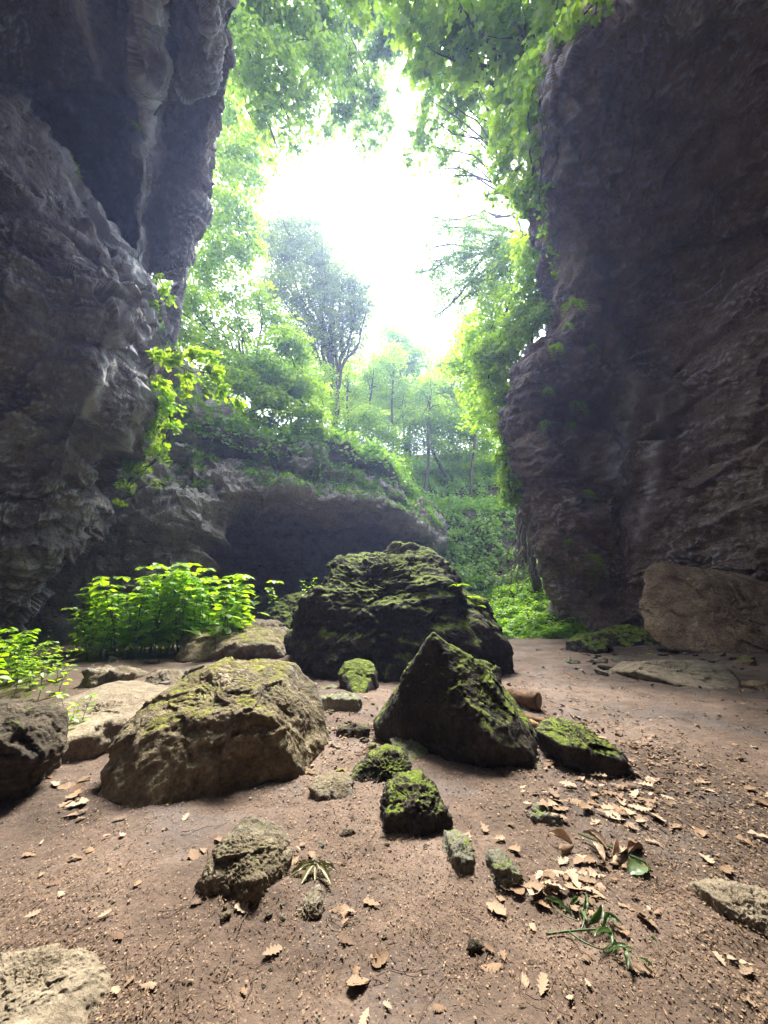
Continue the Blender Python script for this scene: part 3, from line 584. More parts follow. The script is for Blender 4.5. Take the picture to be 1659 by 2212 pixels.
# slim trunks without much crown
labs = ['slim dark trunk just left of the forest centre', 'slender forked pole tree right beside the round pale tree', 'thin leaning trunk above the creeper bank', 'straight grey trunk behind the shaded young tree', 'thin dark trunk near the right creeper', 'tall narrow trunk behind the layered leafy tree', 'pale slim trunk below the slim see-through tree', 'short thin trunk on the hill crest']
for i, (u0, v0, u1, v1, Y) in enumerate([(748, 990, 752, 830, 34), (845, 1000, 850, 800, 34), (915, 1020, 930, 850, 33), (790, 985, 805, 820, 36), (1010, 960, 1025, 800, 34), (640, 960, 652, 800, 26), (690, 960, 700, 840, 30), (880, 1000, 868, 880, 37)]):
    a, b_ = P(u0, v0, Y), P(u1, v1, Y); a[2] = hz(a[0], a[1])
    tree('slim_tree', labs[i], a, b_, [(u1 - 16, v1 - 5, 30, Y, .7), (u1 + 20, v1 + 22, 28, Y, .7), (u1 + 2, v1 - 35, 34, Y, .7), (u1 - 18, v1 + 50, 22, Y, .6)], 'leaf_bright', .22, 1.2, tr=.13, group='slim trees in the forest', twigs=3, lr=.5)

# ------------------------------------------------------------------ ground cover (uncountable)
def surface_cover(name, GRID, mask, n, size, mat, lift=.15, tmpl=T_QUAD, clump=.5, jit=.4, up=.5):
    Gm = np.asarray(GRID); a, b_ = Gm.shape[:2]
    i = rng.random(n) * (a - 1.001); j = rng.random(n) * (b_ - 1.001); ii, jj = i.astype(int), j.astype(int)
    p = Gm[ii, jj] + (Gm[ii + 1, jj] - Gm[ii, jj]) * (i - ii)[:, None] + (Gm[ii, jj + 1] - Gm[ii, jj]) * (j - jj)[:, None]
    nn = unit(np.cross(Gm[ii + 1, jj] - Gm[ii, jj], Gm[ii, jj + 1] - Gm[ii, jj])); nn = np.where(nn[:, 2:3] < -.2, -nn, nn)
    k = mask(p, nn); k &= fbm(p * clump, 3, off=33) > -.35; p, nn = p[k], nn[k]; h = np.clip(.5 + fbm(p * 1.1, 2, off=3), 0, 1.3)
    p = p + nn * (lift * h * rng.random(len(p)))[:, None] + np.array([0, 0, 1]) * (lift * .6 * h * rng.random(len(p)))[:, None]
    mb = MB(); leaves(mb, p, nn * (1 - up) + np.array([0, 0, up]) + rng.normal(0, jit, p.shape), size * rng.uniform(.6, 1.3, len(p)), tmpl, rnd=np.clip(h * .5 + rng.normal(.2, .2, len(p)), 0, 1))
    return tag(mb.build(name, M[mat]), kind='stuff')
surface_cover('ground_cover', HP[95:265, :150], lambda p, n: (p[:, 0] > -12) & (p[:, 0] < 14) & (n[:, 2] > -.05), 120000, .26, 'leaf_cover', .9)
surface_cover('nettle_patch', SG, lambda p, n: (p[:, 0] > 3.4) & (p[:, 0] < 10), 30000, .15, 'leaf_near', .3, T_FOLD, 0, .3, .7)
surface_cover('trailing_ivy', DG[60:200], lambda p, n: (fbm(p * .45, 2, off=12) > -.02 - np.clip((p[:, 2] - 7.5) * .25, -.6, .6) + np.clip((p[:, 0] + 7) * -.05, -.2, .2)) & (p[:, 2] > 4.5), 42000, .15, 'leaf_cover', .3, T_QUAD, .8)

# ivy and hanging branches at the left
G4 = 'vines on the left cliff edge'
ivy_mass('creeper', 'lime green creeper hanging below the near edge of the left cliff', [(330, 900, 34, 12.2), (310, 950, 38, 12.4), (290, 1000, 34, 12.6, .8), (275, 1045, 22, 12.8, .5), (345, 980, 24, 12.6, .6), (262, 1080, 14, 13, .4), (340, 1040, 12, 13, .3)], 'leaf_bright', .085, 1.5, T_FOLD, G4, sr=(.08, .2))
ivy_mass('creeper', 'darker leafy creeper strand below the spreading branch on the left cliff', [(350, 840, 24, 11.6), (365, 880, 24, 11.8), (370, 920, 18, 12), (350, 960, 14, 12.2, .7)], 'leaf_near', .16, 1.5, T_FOLD, G4, sr=(.1, .25))
ivy_mass('creeper', 'small tuft of lime leaves on the pale ridge high on the left cliff', [(148, 335, 8, 9.1), (158, 360, 8, 9.2), (166, 380, 6, 9.3)], 'leaf_bright', .12, 2.2, T_FOLD, G4, sr=(.05, .15))
ivy_mass('creeper', 'lime leaves sprouting where the left cliff meets the hanging rock', [(345, 600, 10, 11.2), (352, 635, 16, 11.2), (335, 660, 12, 10.9), (370, 640, 12, 11.4), (290, 625, 5, 10.2)], 'leaf_bright', .15, 1.8, T_FOLD, G4, sr=(.08, .2))
ivy_mass('creeper', 'tiny fern like tuft under the ledge of the hanging left rock', [(440, 178, 8, 8.6), (466, 172, 8, 8.7), (292, 270, 4, 9.0)], 'leaf_bright', .13, 1.5, T_FOLD, G4, sr=(.05, .15))
tree('leafy_branch', 'branch of large heart shaped lime leaves reaching right from the left cliff', P(318, 770, 11), P(350, 765, 10.2),
     [(350, 770, 22, 9.6), (385, 775, 28, 9.5), (430, 765, 24, 9.4), (460, 800, 24, 9.3), (410, 815, 22, 9.3, .8), (490, 845, 20, 9.2), (515, 868, 16, 9.2), (455, 770, 18, 9.4, .8), (345, 820, 18, 9.8), (410, 850, 10, 9.3, .6), (450, 850, 10, 9.3, .5)],
     'leaf_bright', .16, 1.6, T_FOLD, .035, flat=.6, sr=(.08, .2), cat='branch', twigs=2, jit=.4, lr=.6)

def strand(name, label, pts, size, mat, group, sides=1.0, n=40, tmpl=T_FOLD):
    pts = catmull(np.array(pts), n); t = empty(name, tuple(pts[0]), label, 'vine', group)
    st = MB(); tube(st, pts, .008, 5); st.build('stem', M['stem'], t)
    mb = MB(); k = len(pts) * 2; idx = rng.integers(0, len(pts), k); off = rng.normal(0, size * .45 * sides, (k, 3)); off[:, 1] -= size * .2
    leaves(mb, pts[idx] + off, np.array([0, -.7, .5]) + rng.normal(0, .4, (k, 3)), size * rng.uniform(.6, 1.2, k), tmpl, np.array([0, 0, -1.]) + rng.normal(0, .5, (k, 3)))
    mb.build('foliage', M[mat], t); return t
G5 = 'hanging strands of creeper'
strand('hanging_vine', 'long thin vine dangling in front of the dark hollow', [P(420, 1030, 16), P(417, 1110, 15.8), P(410, 1180, 15.7), P(404, 1245, 15.6)], .10, 'leaf_near', G5, .6, 60)
strand('hanging_vine', 'thin vine trailing down the pale wall above the hollow', [P(462, 880, 17.2), P(460, 930, 17), P(457, 1000, 16.8)], .10, 'leaf_cover', G5, .7, 40)
strand('hanging_vine', 'fine vine hanging from the cliff lip left of the tall boulder peak', [P(690, 985, 19.6), P(692, 1030, 19.4), P(690, 1060, 19.3)], .12, 'leaf_cover', G5, .6, 30)
strand('hanging_vine', 'star leaved creeper strand hanging down the rim of the right cliff', [P(1160, 420, 10.4), P(1175, 480, 11), P(1188, 540, 11.6), P(1200, 600, 12)], .16, 'leaf_bright', G5, 1.1, 50, T_LOBE)
strand('hanging_vine', 'short creeper strand over the dark face at the top of the right cliff', [P(1296, 20, 7.0), P(1305, 50, 7.1), P(1318, 85, 7.2)], .12, 'leaf_mid', G5, 1, 24, T_LOBE)
strand('hanging_vine', 'slim vine dropping beside the mossy hollow at the head of the passage', [P(980, 1110, 24.5), P(985, 1170, 24.3), P(990, 1240, 24.1)], .14, 'leaf_cover', G5, .6, 40)

# ------------------------------------------------------------------ ferns
def fern(label, at, n=6, L=.6, drp=1.0, mat='leaf_mid', group='ferns on the rocks', face=(0, -1, 0)):
    at = np.asarray(at, float); t = empty('fern', tuple(at), label, 'fern', group)
    for k in range(n):
        a = random.uniform(0, 2 * math.pi) if face is None else math.atan2(face[1], face[0]) + random.uniform(-.9, .9)
        d = np.array([math.cos(a), math.sin(a), 0]); l = L * random.uniform(.65, 1.1); s = np.linspace(0, 1, 14)
        pts = at + d * (s * l * .75)[:, None] + np.array([0, 0, 1]) * (l * (.45 * s - (.2 + .75 * drp) * s ** 2))[:, None]
        mb = MB(); tube(mb, pts, np.linspace(.006, .002, 14), 4)
        side = np.cross(d, [0, 0, 1]); w_ = l * .3 * np.sin(math.pi * (s * .93 + .07)) ** .7
        for sg in (-1, 1):
            c = pts[1:] + side * (sg * w_[1:] * .5)[:, None]; nn = np.tile(np.array([0, 0, 1.]) - d * .3, (13, 1)) + rng.normal(0, .12, (13, 3))
            V = T_QUAD
            leaves(mb, c, nn, np.maximum(w_[1:], .01), V, np.tile(side * sg + d * .35, (13, 1)), asp=.32)
        mb.build('frond', M[mat], t)
    return t
GF = 'ferns on the right cliff'
FR = [((1222, 665), 12.2, .9, 'fern with wide arching fronds on the upper right cliff ridge'), ((1212, 700), 12.6, .7, 'fern just below the widest cliff fern'), ((1205, 750), 13.2, .8, 'pale drooping fern where the right cliff narrows'),
      ((1250, 880), 13.5, .9, 'bright bushy fern halfway up the right cliff'), ((1232, 905), 13.8, .7, 'small fern left of the bright bushy fern'), ((1280, 1060), 14, .6, 'fern at the lip of the pale rounded bulge'), ((1242, 1170), 14.8, .5, 'fern tuft low above the undercut'),
      ((1270, 1205), 14.6, .9, 'tallest bright fern low on the right cliff'), ((1268, 1245), 14.7, .7, 'drooping fern under the tallest low fern'), ((1300, 1230), 14.4, .5, 'small fern beside the layered block of the right cliff'),
      ((1170, 920), 14.8, .6, 'thin fern on the shadowed corner left of the pale rock'), ((1190, 850), 14.4, .5, 'faint fern hanging in the dark recess'), ((1290, 740), 12.6, .4, 'tiny fern near the vertical pale streak')]
def on_grid(Gm, u, v):
    """the point of a built surface seen through pixel u, v"""
    q = Gm.reshape(-1, 3) - np.array([0, 0, CAMZ]); q = q[q[:, 1] > .5]
    d = D(u, v); d = d / np.linalg.norm(d); r = np.linalg.norm(q, axis=1); ang = np.linalg.norm(q / r[:, None] - d, axis=1)
    near = ang < ang.min() + .012; i = np.where(near)[0][np.argmin(r[near])]
    return q[i] + np.array([0, 0, CAMZ])
for (u, v), Y, L, lab in FR: fern(lab, on_grid(RG, u, v) + np.array([-.02, -.05, 0]), 5, L * .95, 2.0, 'leaf_mid' if 'thin' in lab or 'faint' in lab else 'leaf_bright', GF, (-.3, -1, 0))

# ------------------------------------------------------------------ boulders
_ico = {}
def ico(sub):
    if sub not in _ico:
        bm = bmesh.new(); bmesh.ops.create_icosphere(bm, subdivisions=sub, radius=1.0)
        bm.verts.ensure_lookup_table(); v = np.array([x.co[:] for x in bm.verts]); f = np.array([[q.index for q in fc.verts] for fc in bm.faces]); bm.free()
        _ico[sub] = (unit(v), f)
    return _ico[sub]
def hull_planes(pts):
    bm = bmesh.new()
    for p in pts: bm.verts.new(p)
    r = bmesh.ops.convex_hull(bm, input=bm.verts[:]); bm.normal_update(); c = np.mean(pts, 0)
    n, d = [], []
    for f in bm.faces:
        nn = np.array(f.normal[:]); dd = float(np.dot(nn, np.array(f.verts[0].co[:]) - c))
        if np.linalg.norm(nn) < .5: continue
        if dd < 0: nn, dd = -nn, -dd
        if dd > 1e-4: n.append(nn); d.append(dd)
    bm.free(); return np.array(n), np.array(d), c
GROUPB = None
def boulder(name, label, hulls, mat, sub=6, amp=.05, sc=1.5, sharp=60, fine=.012, strata=0.0, group=None, cat='boulder', seed=0, spz=2.5):
    V, Fc = ico(sub); allp = np.concatenate([np.array(h, float) for h in hulls]); C0 = np.array(hulls[0], float).mean(0); r = np.zeros(len(V))
    for h in hulls:
        h = np.array(h, float); n, d, c = hull_planes(h)
        n2 = n; d2 = d + n @ (c - C0)          # planes seen from the common centre
        ok = d2 > 1e-3
        if not ok.all() and h is not hulls[0]:
            # ray/convex exit distance for hulls that do not hold the centre
            den = V @ n2.T; t_exit = np.where(den > 1e-6, d2 / np.where(den > 1e-6, den, 1), 1e9).min(1); t_in = np.where(den < -1e-6, d2 / np.where(den < -1e-6, den, 1), -1e9).max(1)
            t_in = np.where((d2[None] < 0) & (den >= -1e-6) & (den <= 1e-6), 1e9, t_in[:, None]).max(1)
            rr = np.where((t_exit > t_in) & (t_exit > 0), t_exit, 0)
        else:
            x = np.maximum(V @ (n2 / d2[:, None]).T, 0); rr = 1 / ((x ** sharp).sum(1)) ** (1 / sharp)
        r = np.maximum(r, rr)
    p = C0 + V * r[:, None]; o_ = seed * 7.3
    dsp = amp * .55 * fbm(p * sc, 4, .5, o_) + amp * .28 * ridged(p * sc * 2.2, 3, .5, o_) + amp * 1.1 * facet(p * sc * 1.3, o_) + amp * .45 * facet(p * sc * 3.6, o_ + 5) + fine * ridged(p * sc * 9, 3, .6, o_)
    if strata: dsp = dsp + strata * fbm(p * np.array([.6, .6, spz * sc]), 3, .6, o_ + 3)
    p = p + V * dsp[:, None]; p += np.stack([perlin(p * sc * 2 + 50), perlin(p * sc * 2 + 90), .5 * perlin(p * sc * 2 + 20)], 1) * amp * .5
    base = np.array([C0[0], C0[1], 0]); mb = MB(); mb.add(p, Fc)
    o = mb.build(name, M[mat], smooth=True, origin=base); tag(o, label, cat, group); return o, p
def down(pts, z=-.25, shrink=.9):
    c = np.mean(pts, 0); return [np.array([c[0] + (p[0] - c[0]) * shrink, c[1] + (p[1] - c[1]) * shrink, z]) for p in pts]

# big dark boulder behind the pyramid rock
front = [G(640, 1430), G(690, 1478), G(900, 1480), G(1060, 1475), G(1100, 1455)]
h1 = [P(740, 1200, 9.8), P(700, 1245, 9.2), P(648, 1310, 9.0), P(622, 1385, 8.9), P(850, 1200, 9.6), P(925, 1188, 9.8), P(985, 1238, 10), P(850, 1190, 11), P(760, 1205, 11.5), P(980, 1240, 12), P(640, 1340, 11),
      P(690, 1275, 8.6), P(980, 1290, 8.6), P(960, 1400, 8.0), P(700, 1400, 8.2)] + front[:4] + [np.array([-2.0, 12, -.3]), np.array([2.2, 12.5, -.3]), np.array([2.3, 9, -.3])]
h2 = [P(990, 1260, 9.9), P(1040, 1300, 9.6), P(1072, 1345, 9.3), P(1097, 1405, 9.0), P(1100, 1450, 8.9), P(1040, 1350, 8.6), P(1050, 1470, 8.4), P(960, 1330, 8.6), np.array([1.4, 10, .3]), np.array([3.0, 10.6, -.2]), np.array([2.9, 11.2, 1.2]), np.array([1.5, 11.6, 2.4]), np.array([.8, 9.3, 1.0])]
h3 = [P(832, 1178, 10.0), P(855, 1166, 10.1), P(882, 1182, 10.1), P(815, 1205, 9.8), P(925, 1192, 9.9), P(985, 1232, 9.9), P(800, 1230, 9.4), P(850, 1168, 10.6), P(870, 1230, 10.6), P(840, 1300, 9.5), P(850, 1250, 11)]
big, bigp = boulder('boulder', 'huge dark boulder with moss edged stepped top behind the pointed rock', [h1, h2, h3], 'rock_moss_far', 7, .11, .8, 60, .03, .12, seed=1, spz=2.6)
# pointed rock
hp_ = [P(938, 1366, 4.35), P(925, 1378, 4.33), P(900, 1420, 4.4), P(868, 1475, 4.55), P(808, 1560, 4.85), P(806, 1590, 4.75), G(815, 1600, -.1), G(930, 1660, -.1), G(1010, 1700, -.1), G(1140, 1695, -.1), P(1148, 1640, 3.85), P(1128, 1570, 4.0), P(1085, 1500, 4.2), P(1040, 1432, 4.35), P(1010, 1422, 4.4),
       P(985, 1560, 3.9), P(1060, 1600, 3.75), P(1000, 1425, 5.2), P(1090, 1485, 5.4), P(1130, 1560, 5.2), P(955, 1400, 5.1), np.array([-.1, 6.0, -.1]), np.array([1.6, 6.0, -.1]), np.array([1.9, 5.0, -.1]), P(850, 1520, 5.4), G(1000, 1710, -.3)]
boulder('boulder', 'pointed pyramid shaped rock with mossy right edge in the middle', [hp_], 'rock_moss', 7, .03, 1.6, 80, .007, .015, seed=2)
# big left boulder
hb = [P(500, 1425, 4.5), P(470, 1430, 4.35), P(425, 1460, 4.2), P(365, 1510, 4.0), P(275, 1555, 3.85), P(243, 1600, 3.7), P(222, 1660, 3.55), P(217, 1720, 3.4), G(215, 1755, -.02), G(330, 1760, -.02), G(480, 1735, -.02), G(655, 1684, -.02),
      P(540, 1445, 4.35), P(600, 1560, 3.78), P(640, 1430, 5.05), P(672, 1470, 5.05), P(692, 1535, 4.75), G(712, 1605), P(520, 1430, 5.4), np.array([-2.7, 5.2, -.1]), np.array([-.9, 5.6, -.1]), P(330, 1530, 4.6), P(545, 1535, 3.68), P(400, 1550, 3.58), P(300, 1590, 3.5), G(430, 1765, -.2)]
boulder('boulder', 'large tan boulder with shaded front face and lit right slope', [hb], 'rock_big', 7, .055, 1.5, 80, .012, seed=3)
def B(label, top, base, mat, Yr=0.5, **k):
    """top = (u, v, Y) skyline/front points; base = (u, v) ground contact pixels; Yr = how far the rock reaches back"""
    name = k.pop('name', 'boulder')
    bs = [G(u, v, -.01) for u, v in base]; Yb = float(np.min([q[1] for q in bs])) if bs[0][1] < 6 else float(np.mean([q[1] for q in bs])); ym = min(q[2] for q in top)
    t = [P(u, v, Yb + .03 + (Y - ym) * (.5 if Yb < 3.8 else 1)) for u, v, Y in top]; bs = [G(u, v, -.01) for u, v in base]; back = []
    for q in t + bs: back.append(q + np.array([0, Yr, -.12 * Yr]) * (1 if q[2] > .05 else 1))
    pts = t + bs + back + down(bs, -.2, .92)
    return boulder(name, label, [pts], mat, **k)
B('flat topped mossy rock with layered ledges left of the huge dark boulder', [(392, 1360, 8.6), (380, 1400, 7.9), (450, 1352, 8.8), (590, 1352, 8.8), (612, 1400, 7.8), (575, 1372, 8.2), (400, 1375, 7.9), (545, 1385, 7.6)], [(390, 1462), (470, 1452), (615, 1452)], 'rock_big', 1.4, amp=.07, sc=1.4, strata=.06, seed=4, sub=6)
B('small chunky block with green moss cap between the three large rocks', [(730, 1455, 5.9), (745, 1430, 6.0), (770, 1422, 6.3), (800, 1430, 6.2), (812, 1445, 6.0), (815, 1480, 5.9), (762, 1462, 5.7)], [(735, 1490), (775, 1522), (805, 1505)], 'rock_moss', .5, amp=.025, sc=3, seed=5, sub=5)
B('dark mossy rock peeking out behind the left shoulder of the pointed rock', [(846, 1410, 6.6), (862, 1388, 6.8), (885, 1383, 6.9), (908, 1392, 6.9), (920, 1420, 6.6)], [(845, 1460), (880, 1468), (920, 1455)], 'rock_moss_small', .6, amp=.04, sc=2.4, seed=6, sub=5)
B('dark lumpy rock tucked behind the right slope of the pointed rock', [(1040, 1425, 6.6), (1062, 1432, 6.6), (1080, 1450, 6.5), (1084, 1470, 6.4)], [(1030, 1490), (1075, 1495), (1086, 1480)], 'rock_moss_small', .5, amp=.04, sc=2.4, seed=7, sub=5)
SR = 'low rocks on the dirt between the large rocks'
B('low rough rock in the gap beside the small chunky block', [(690, 1508, 5.6), (725, 1500, 5.7), (775, 1512, 5.5)], [(690, 1545), (740, 1550), (785, 1535)], 'rock_grey', .4, amp=.035, sc=4, seed=8, sub=5, group=SR, name='rock', cat='rock')
B('flat little stone above the low rough rock in the gap', [(682, 1488, 6.4), (715, 1481, 6.4), (735, 1490, 6.3)], [(685, 1498), (725, 1500)], 'rock_grey', .25, amp=.02, sc=5, seed=9, sub=4, group=SR, name='rock', cat='rock')
B('long knobbly low rock lying across the dirt gap', [(725, 1575, 4.75), (755, 1566, 4.8), (795, 1572, 4.7)], [(722, 1588), (765, 1592), (798, 1582)], 'rock_dark', .2, amp=.025, sc=6, seed=10, sub=4, group=SR, name='rock', cat='rock')
B('dark wedge shaped rock with sharp ridge below the pointed rock', [(838, 1622, 4.1), (870, 1632, 4.05), (885, 1655, 3.95), (800, 1640, 3.95), (752, 1690, 3.75), (876, 1690, 3.7)], [(755, 1712), (810, 1715), (880, 1705)], 'rock_moss_small', .3, amp=.02, sc=4, sharp=80, seed=11, sub=6, name='rock', cat='rock')
B('thin tan slab joined to the foot of the dark wedge rock', [(668, 1702, 3.65), (700, 1688, 3.8), (760, 1690, 3.8), (760, 1716, 3.6), (690, 1718, 3.55)], [(668, 1728), (700, 1740), (765, 1735)], 'rock_tan', .3, amp=.015, sc=5, seed=12, sub=5, name='rock', cat='rock')
B('broken green grey rock partly shaded by the pointed rock', [(845, 1600, 4.6), (875, 1598, 4.5), (925, 1618, 4.3), (925, 1650, 4.1), (880, 1645, 4.1)], [(850, 1650), (900, 1672), (932, 1660)], 'rock_grey', .35, amp=.035, sc=4, seed=13, sub=5, name='rock', cat='rock')
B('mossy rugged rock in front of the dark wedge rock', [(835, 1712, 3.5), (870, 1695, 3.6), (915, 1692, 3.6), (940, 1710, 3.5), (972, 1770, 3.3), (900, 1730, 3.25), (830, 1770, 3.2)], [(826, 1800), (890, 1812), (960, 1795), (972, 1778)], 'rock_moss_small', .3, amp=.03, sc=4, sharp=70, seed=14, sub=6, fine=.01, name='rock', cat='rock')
B('pitted tan rock alone in the foreground dirt', [(470, 1830, 2.95), (495, 1805, 3.05), (555, 1800, 3.1), (590, 1825, 3.05), (608, 1880, 2.85), (560, 1900, 2.6), (480, 1900, 2.65), (430, 1905, 2.75)], [(412, 1930), (455, 1965), (500, 1985), (575, 1965), (608, 1925)], 'rock_tan', .25, amp=.022, sc=4, sharp=90, fine=.006, seed=15, sub=7, name='rock', cat='rock')
B('narrow wedge stone in front of the dry star shaped leaves', [(680, 1938, 2.62), (695, 1950, 2.6), (640, 1965, 2.55), (692, 1972, 2.5)], [(598, 2000), (650, 1995), (693, 1985)], 'rock_tan', .1, amp=.012, sc=9, seed=16, sub=5, name='rock', cat='rock')
B('small pale angular stone touching the pitted tan rock', [(617, 1905, 2.78), (640, 1898, 2.82), (652, 1908, 2.8), (648, 1918, 2.7), (620, 1915, 2.7)], [(616, 1932), (635, 1934), (650, 1925)], 'rock_tan', .08, amp=.006, sc=10, sharp=80, seed=17, sub=4, name='stone', cat='stone')
B('smooth grey green stone half buried among dry leaves', [(968, 1815, 3.15), (1000, 1812, 3.2), (1022, 1832, 3.1), (985, 1850, 2.9), (1025, 1860, 2.9)], [(960, 1860), (990, 1895), (1028, 1880)], 'rock_grey', .15, amp=.012, sc=6, seed=18, sub=5, name='rock', cat='rock')
B('rough dark stone sunk in the dirt right of the smooth grey stone', [(1070, 1870, 2.9), (1100, 1868, 2.95), (1125, 1890, 2.85)], [(1062, 1900), (1095, 1925), (1130, 1910)], 'rock_grey', .15, amp=.02, sc=9, seed=19, sub=5, name='rock', cat='rock')
B('low crusty rock above the curled dead leaves', [(1145, 1760, 3.45), (1180, 1752, 3.5), (1215, 1765, 3.4)], [(1140, 1782), (1180, 1795), (1222, 1785)], 'rock_grey', .2, amp=.025, sc=8, seed=20, sub=5, name='rock', cat='rock')
B('buried tan slab at the right edge of the foreground', [(1545, 1942, 2.75), (1600, 1935, 2.8), (1700, 1950, 2.7), (1640, 1990, 2.55)], [(1530, 1950), (1580, 1990), (1660, 2040), (1760, 2040)], 'rock_flat', .15, amp=.015, sc=5, seed=21, sub=6, name='rock', cat='rock')
boulder('rock', 'broad crusty slab sunk at the near left corner', [[G(u, v, z) for u, v, z in ((-160, 2075, -.02), (60, 2045, .0), (180, 2040, 0), (262, 2110, -.01), (230, 2200, -.01), (120, 2330, -.02), (-160, 2400, -.02), (-120, 2085, .07), (60, 2060, .09), (170, 2065, .07), (215, 2120, .05), (160, 2200, .05), (0, 2250, .07), (-160, 2250, .07), (0, 2150, -.3), (150, 2150, -.3))]], 'rock_flat', 7, .02, 3.5, 60, .008, seed=22, cat='rock')
B('tall dark layered rock standing at the left edge', [(-60, 1525, 5.0), (30, 1520, 5.0), (88, 1535, 5.0), (92, 1600, 4.6), (75, 1640, 4.3), (0, 1600, 4.2), (-60, 1600, 4.2)], [(-80, 1760), (0, 1740), (60, 1700), (88, 1668)], 'rock_dark', .25, amp=.05, sc=2, strata=.05, seed=23, sub=6)
B('broad flat dusty rock shelf left of the large tan boulder', [(110, 1520, 6.4), (190, 1488, 7.0), (240, 1470, 7.3), (345, 1495, 6.8), (100, 1560, 5.6), (240, 1560, 5.4), (330, 1545, 5.6), (110, 1610, 5.0)], [(95, 1655), (180, 1640), (255, 1610)], 'rock_flat', .6, amp=.05, sc=2.2, strata=.02, seed=24, sub=6)
B('dark rock below the bright plant cluster at the left', [(175, 1450, 7.8), (215, 1442, 7.9), (262, 1455, 7.8)], [(165, 1498), (215, 1500), (268, 1492)], 'rock_tan', .8, amp=.06, sc=2.5, seed=25, sub=5)
B('rounded rock with pale top behind the large tan boulder', [(312, 1465, 7.5), (335, 1446, 7.7), (360, 1450, 7.6), (372, 1475, 7.4)], [(305, 1492), (340, 1500), (375, 1490)], 'rock_tan', .5, amp=.04, sc=3, seed=26, sub=5)
B('mossy sloping rock leaning on the left flank of the huge dark boulder', [(566, 1325, 10.2), (600, 1295, 10.6), (640, 1280, 10.8), (675, 1282, 10.6), (690, 1320, 10), (600, 1345, 9.5)], [(566, 1395), (620, 1405), (690, 1405)], 'rock_moss', 1.6, amp=.12, sc=1.2, seed=27, sub=6)
B('pale dusty ledge rock between the flat mossy rock and the huge boulder', [(500, 1345, 9.6), (560, 1338, 9.8), (620, 1345, 9.4), (625, 1380, 8.6)], [(500, 1405), (560, 1410), (630, 1410)], 'rock_flat', .9, amp=.1, sc=1.6, seed=28, sub=5)
# right side
boulder('boulder', 'long brown slab boulder leaning against the right cliff', [[P(1385, 1240, 12.2), P(1400, 1222, 12.4), P(1455, 1215, 12.6), P(1520, 1232, 12.4), P(1660, 1250, 12), P(1800, 1285, 11.5), P(1380, 1330, 11.8), P(1395, 1370, 11.4), P(1440, 1405, 10.9), P(1540, 1412, 10.6), P(1700, 1420, 10.4), P(1850, 1400, 10.8), P(1480, 1250, 13.6), P(1700, 1290, 13.6), P(1450, 1400, 13.4), P(1800, 1400, 13.4), P(1420, 1330, 13.3)]],
        'rock_brown', 7, .09, .8, 60, .02, .04, seed=31)
B('rounded rock thickly coated in yellow green moss by the path', [(1250, 1385, 12.4), (1270, 1368, 12.6), (1300, 1366, 12.6), (1320, 1385, 12.3)], [(1248, 1414), (1290, 1420), (1325, 1414)], 'rock_moss', .8, amp=.08, sc=1.6, seed=32, sub=5)
B('dark mossy rock wedged under the long brown slab', [(1310, 1368, 13), (1350, 1352, 13.2), (1395, 1358, 13), (1430, 1385, 12.5)], [(1315, 1405), (1370, 1410), (1440, 1408)], 'rock_moss_far', 1, amp=.08, sc=1.4, seed=33, sub=5)
B('low yellowish boulder lying flat beside the path', [(1375, 1452, 9.9), (1400, 1432, 10.2), (1500, 1425, 10.4), (1570, 1440, 10), (1600, 1462, 9.6)], [(1372, 1462), (1440, 1480), (1530, 1495), (1605, 1490)], 'rock_flat', 1.0, amp=.05, sc=1.8, seed=34, sub=6)
B('smooth tan boulder at the right edge below the long slab', [(1592, 1395, 10.3), (1620, 1370, 10.6), (1680, 1355, 10.8), (1760, 1380, 10.4)], [(1600, 1415), (1650, 1432), (1770, 1425)], 'rock_brown', 1.2, amp=.05, sc=1.4, seed=35, sub=5)
RB = 'rubble stones below the long slab'
for i, (u, v, r, lab) in enumerate([(1545, 1425, 22, 'flat rubble stone nearest the underside of the long slab'), (1620, 1445, 26, 'squat rubble stone below the smooth tan boulder'), (1655, 1490, 22, 'dark rubble stone at the right edge of the frame'), (1240, 1432, 14, 'small pale stone on the dirt left of the leafy tuft'), (1340, 1430, 12, 'little grey stone between moss rock and leafy tuft'), (1362, 1448, 10, 'tiny stone beside the low yellowish boulder'), (1328, 1455, 10, 'lone tiny stone on the path side of the yellowish boulder')]):
    c = G(u, v); Y = c[1]
    B(lab, [(u - r, v - r * .3, Y), (u, v - r * .75, Y + .1), (u + r, v - r * .3, Y)], [(u - r, v + 2), (u, v + r * .35), (u + r, v + 2)], 'rock_brown' if i < 3 else 'rock_grey', r / 40, amp=.03 + r * .001, sc=3, seed=40 + i, sub=4, group=RB, name='stone', cat='stone')
# slab rock on the right of the pointed rock
B('long dark slab with bright moss top lying right of the pointed rock', [(1178, 1588, 4.9), (1200, 1568, 5.3), (1240, 1562, 5.4), (1275, 1580, 5.2), (1330, 1615, 4.8), (1368, 1645, 4.45), (1290, 1625, 4.45), (1205, 1605, 4.6)], [(1188, 1632), (1250, 1665), (1320, 1690), (1372, 1685)], 'rock_moss_small', .35, amp=.035, sc=2.6, strata=.02, seed=50, sub=6)
B('small yellow stone between the rotten plank and the mossy slab', [(1132, 1562, 5.0), (1150, 1556, 5.05), (1168, 1566, 5.0)], [(1130, 1580), (1150, 1586), (1170, 1580)], 'rock_yellow', .15, amp=.012, sc=6, seed=51, sub=4, name='stone', cat='stone')
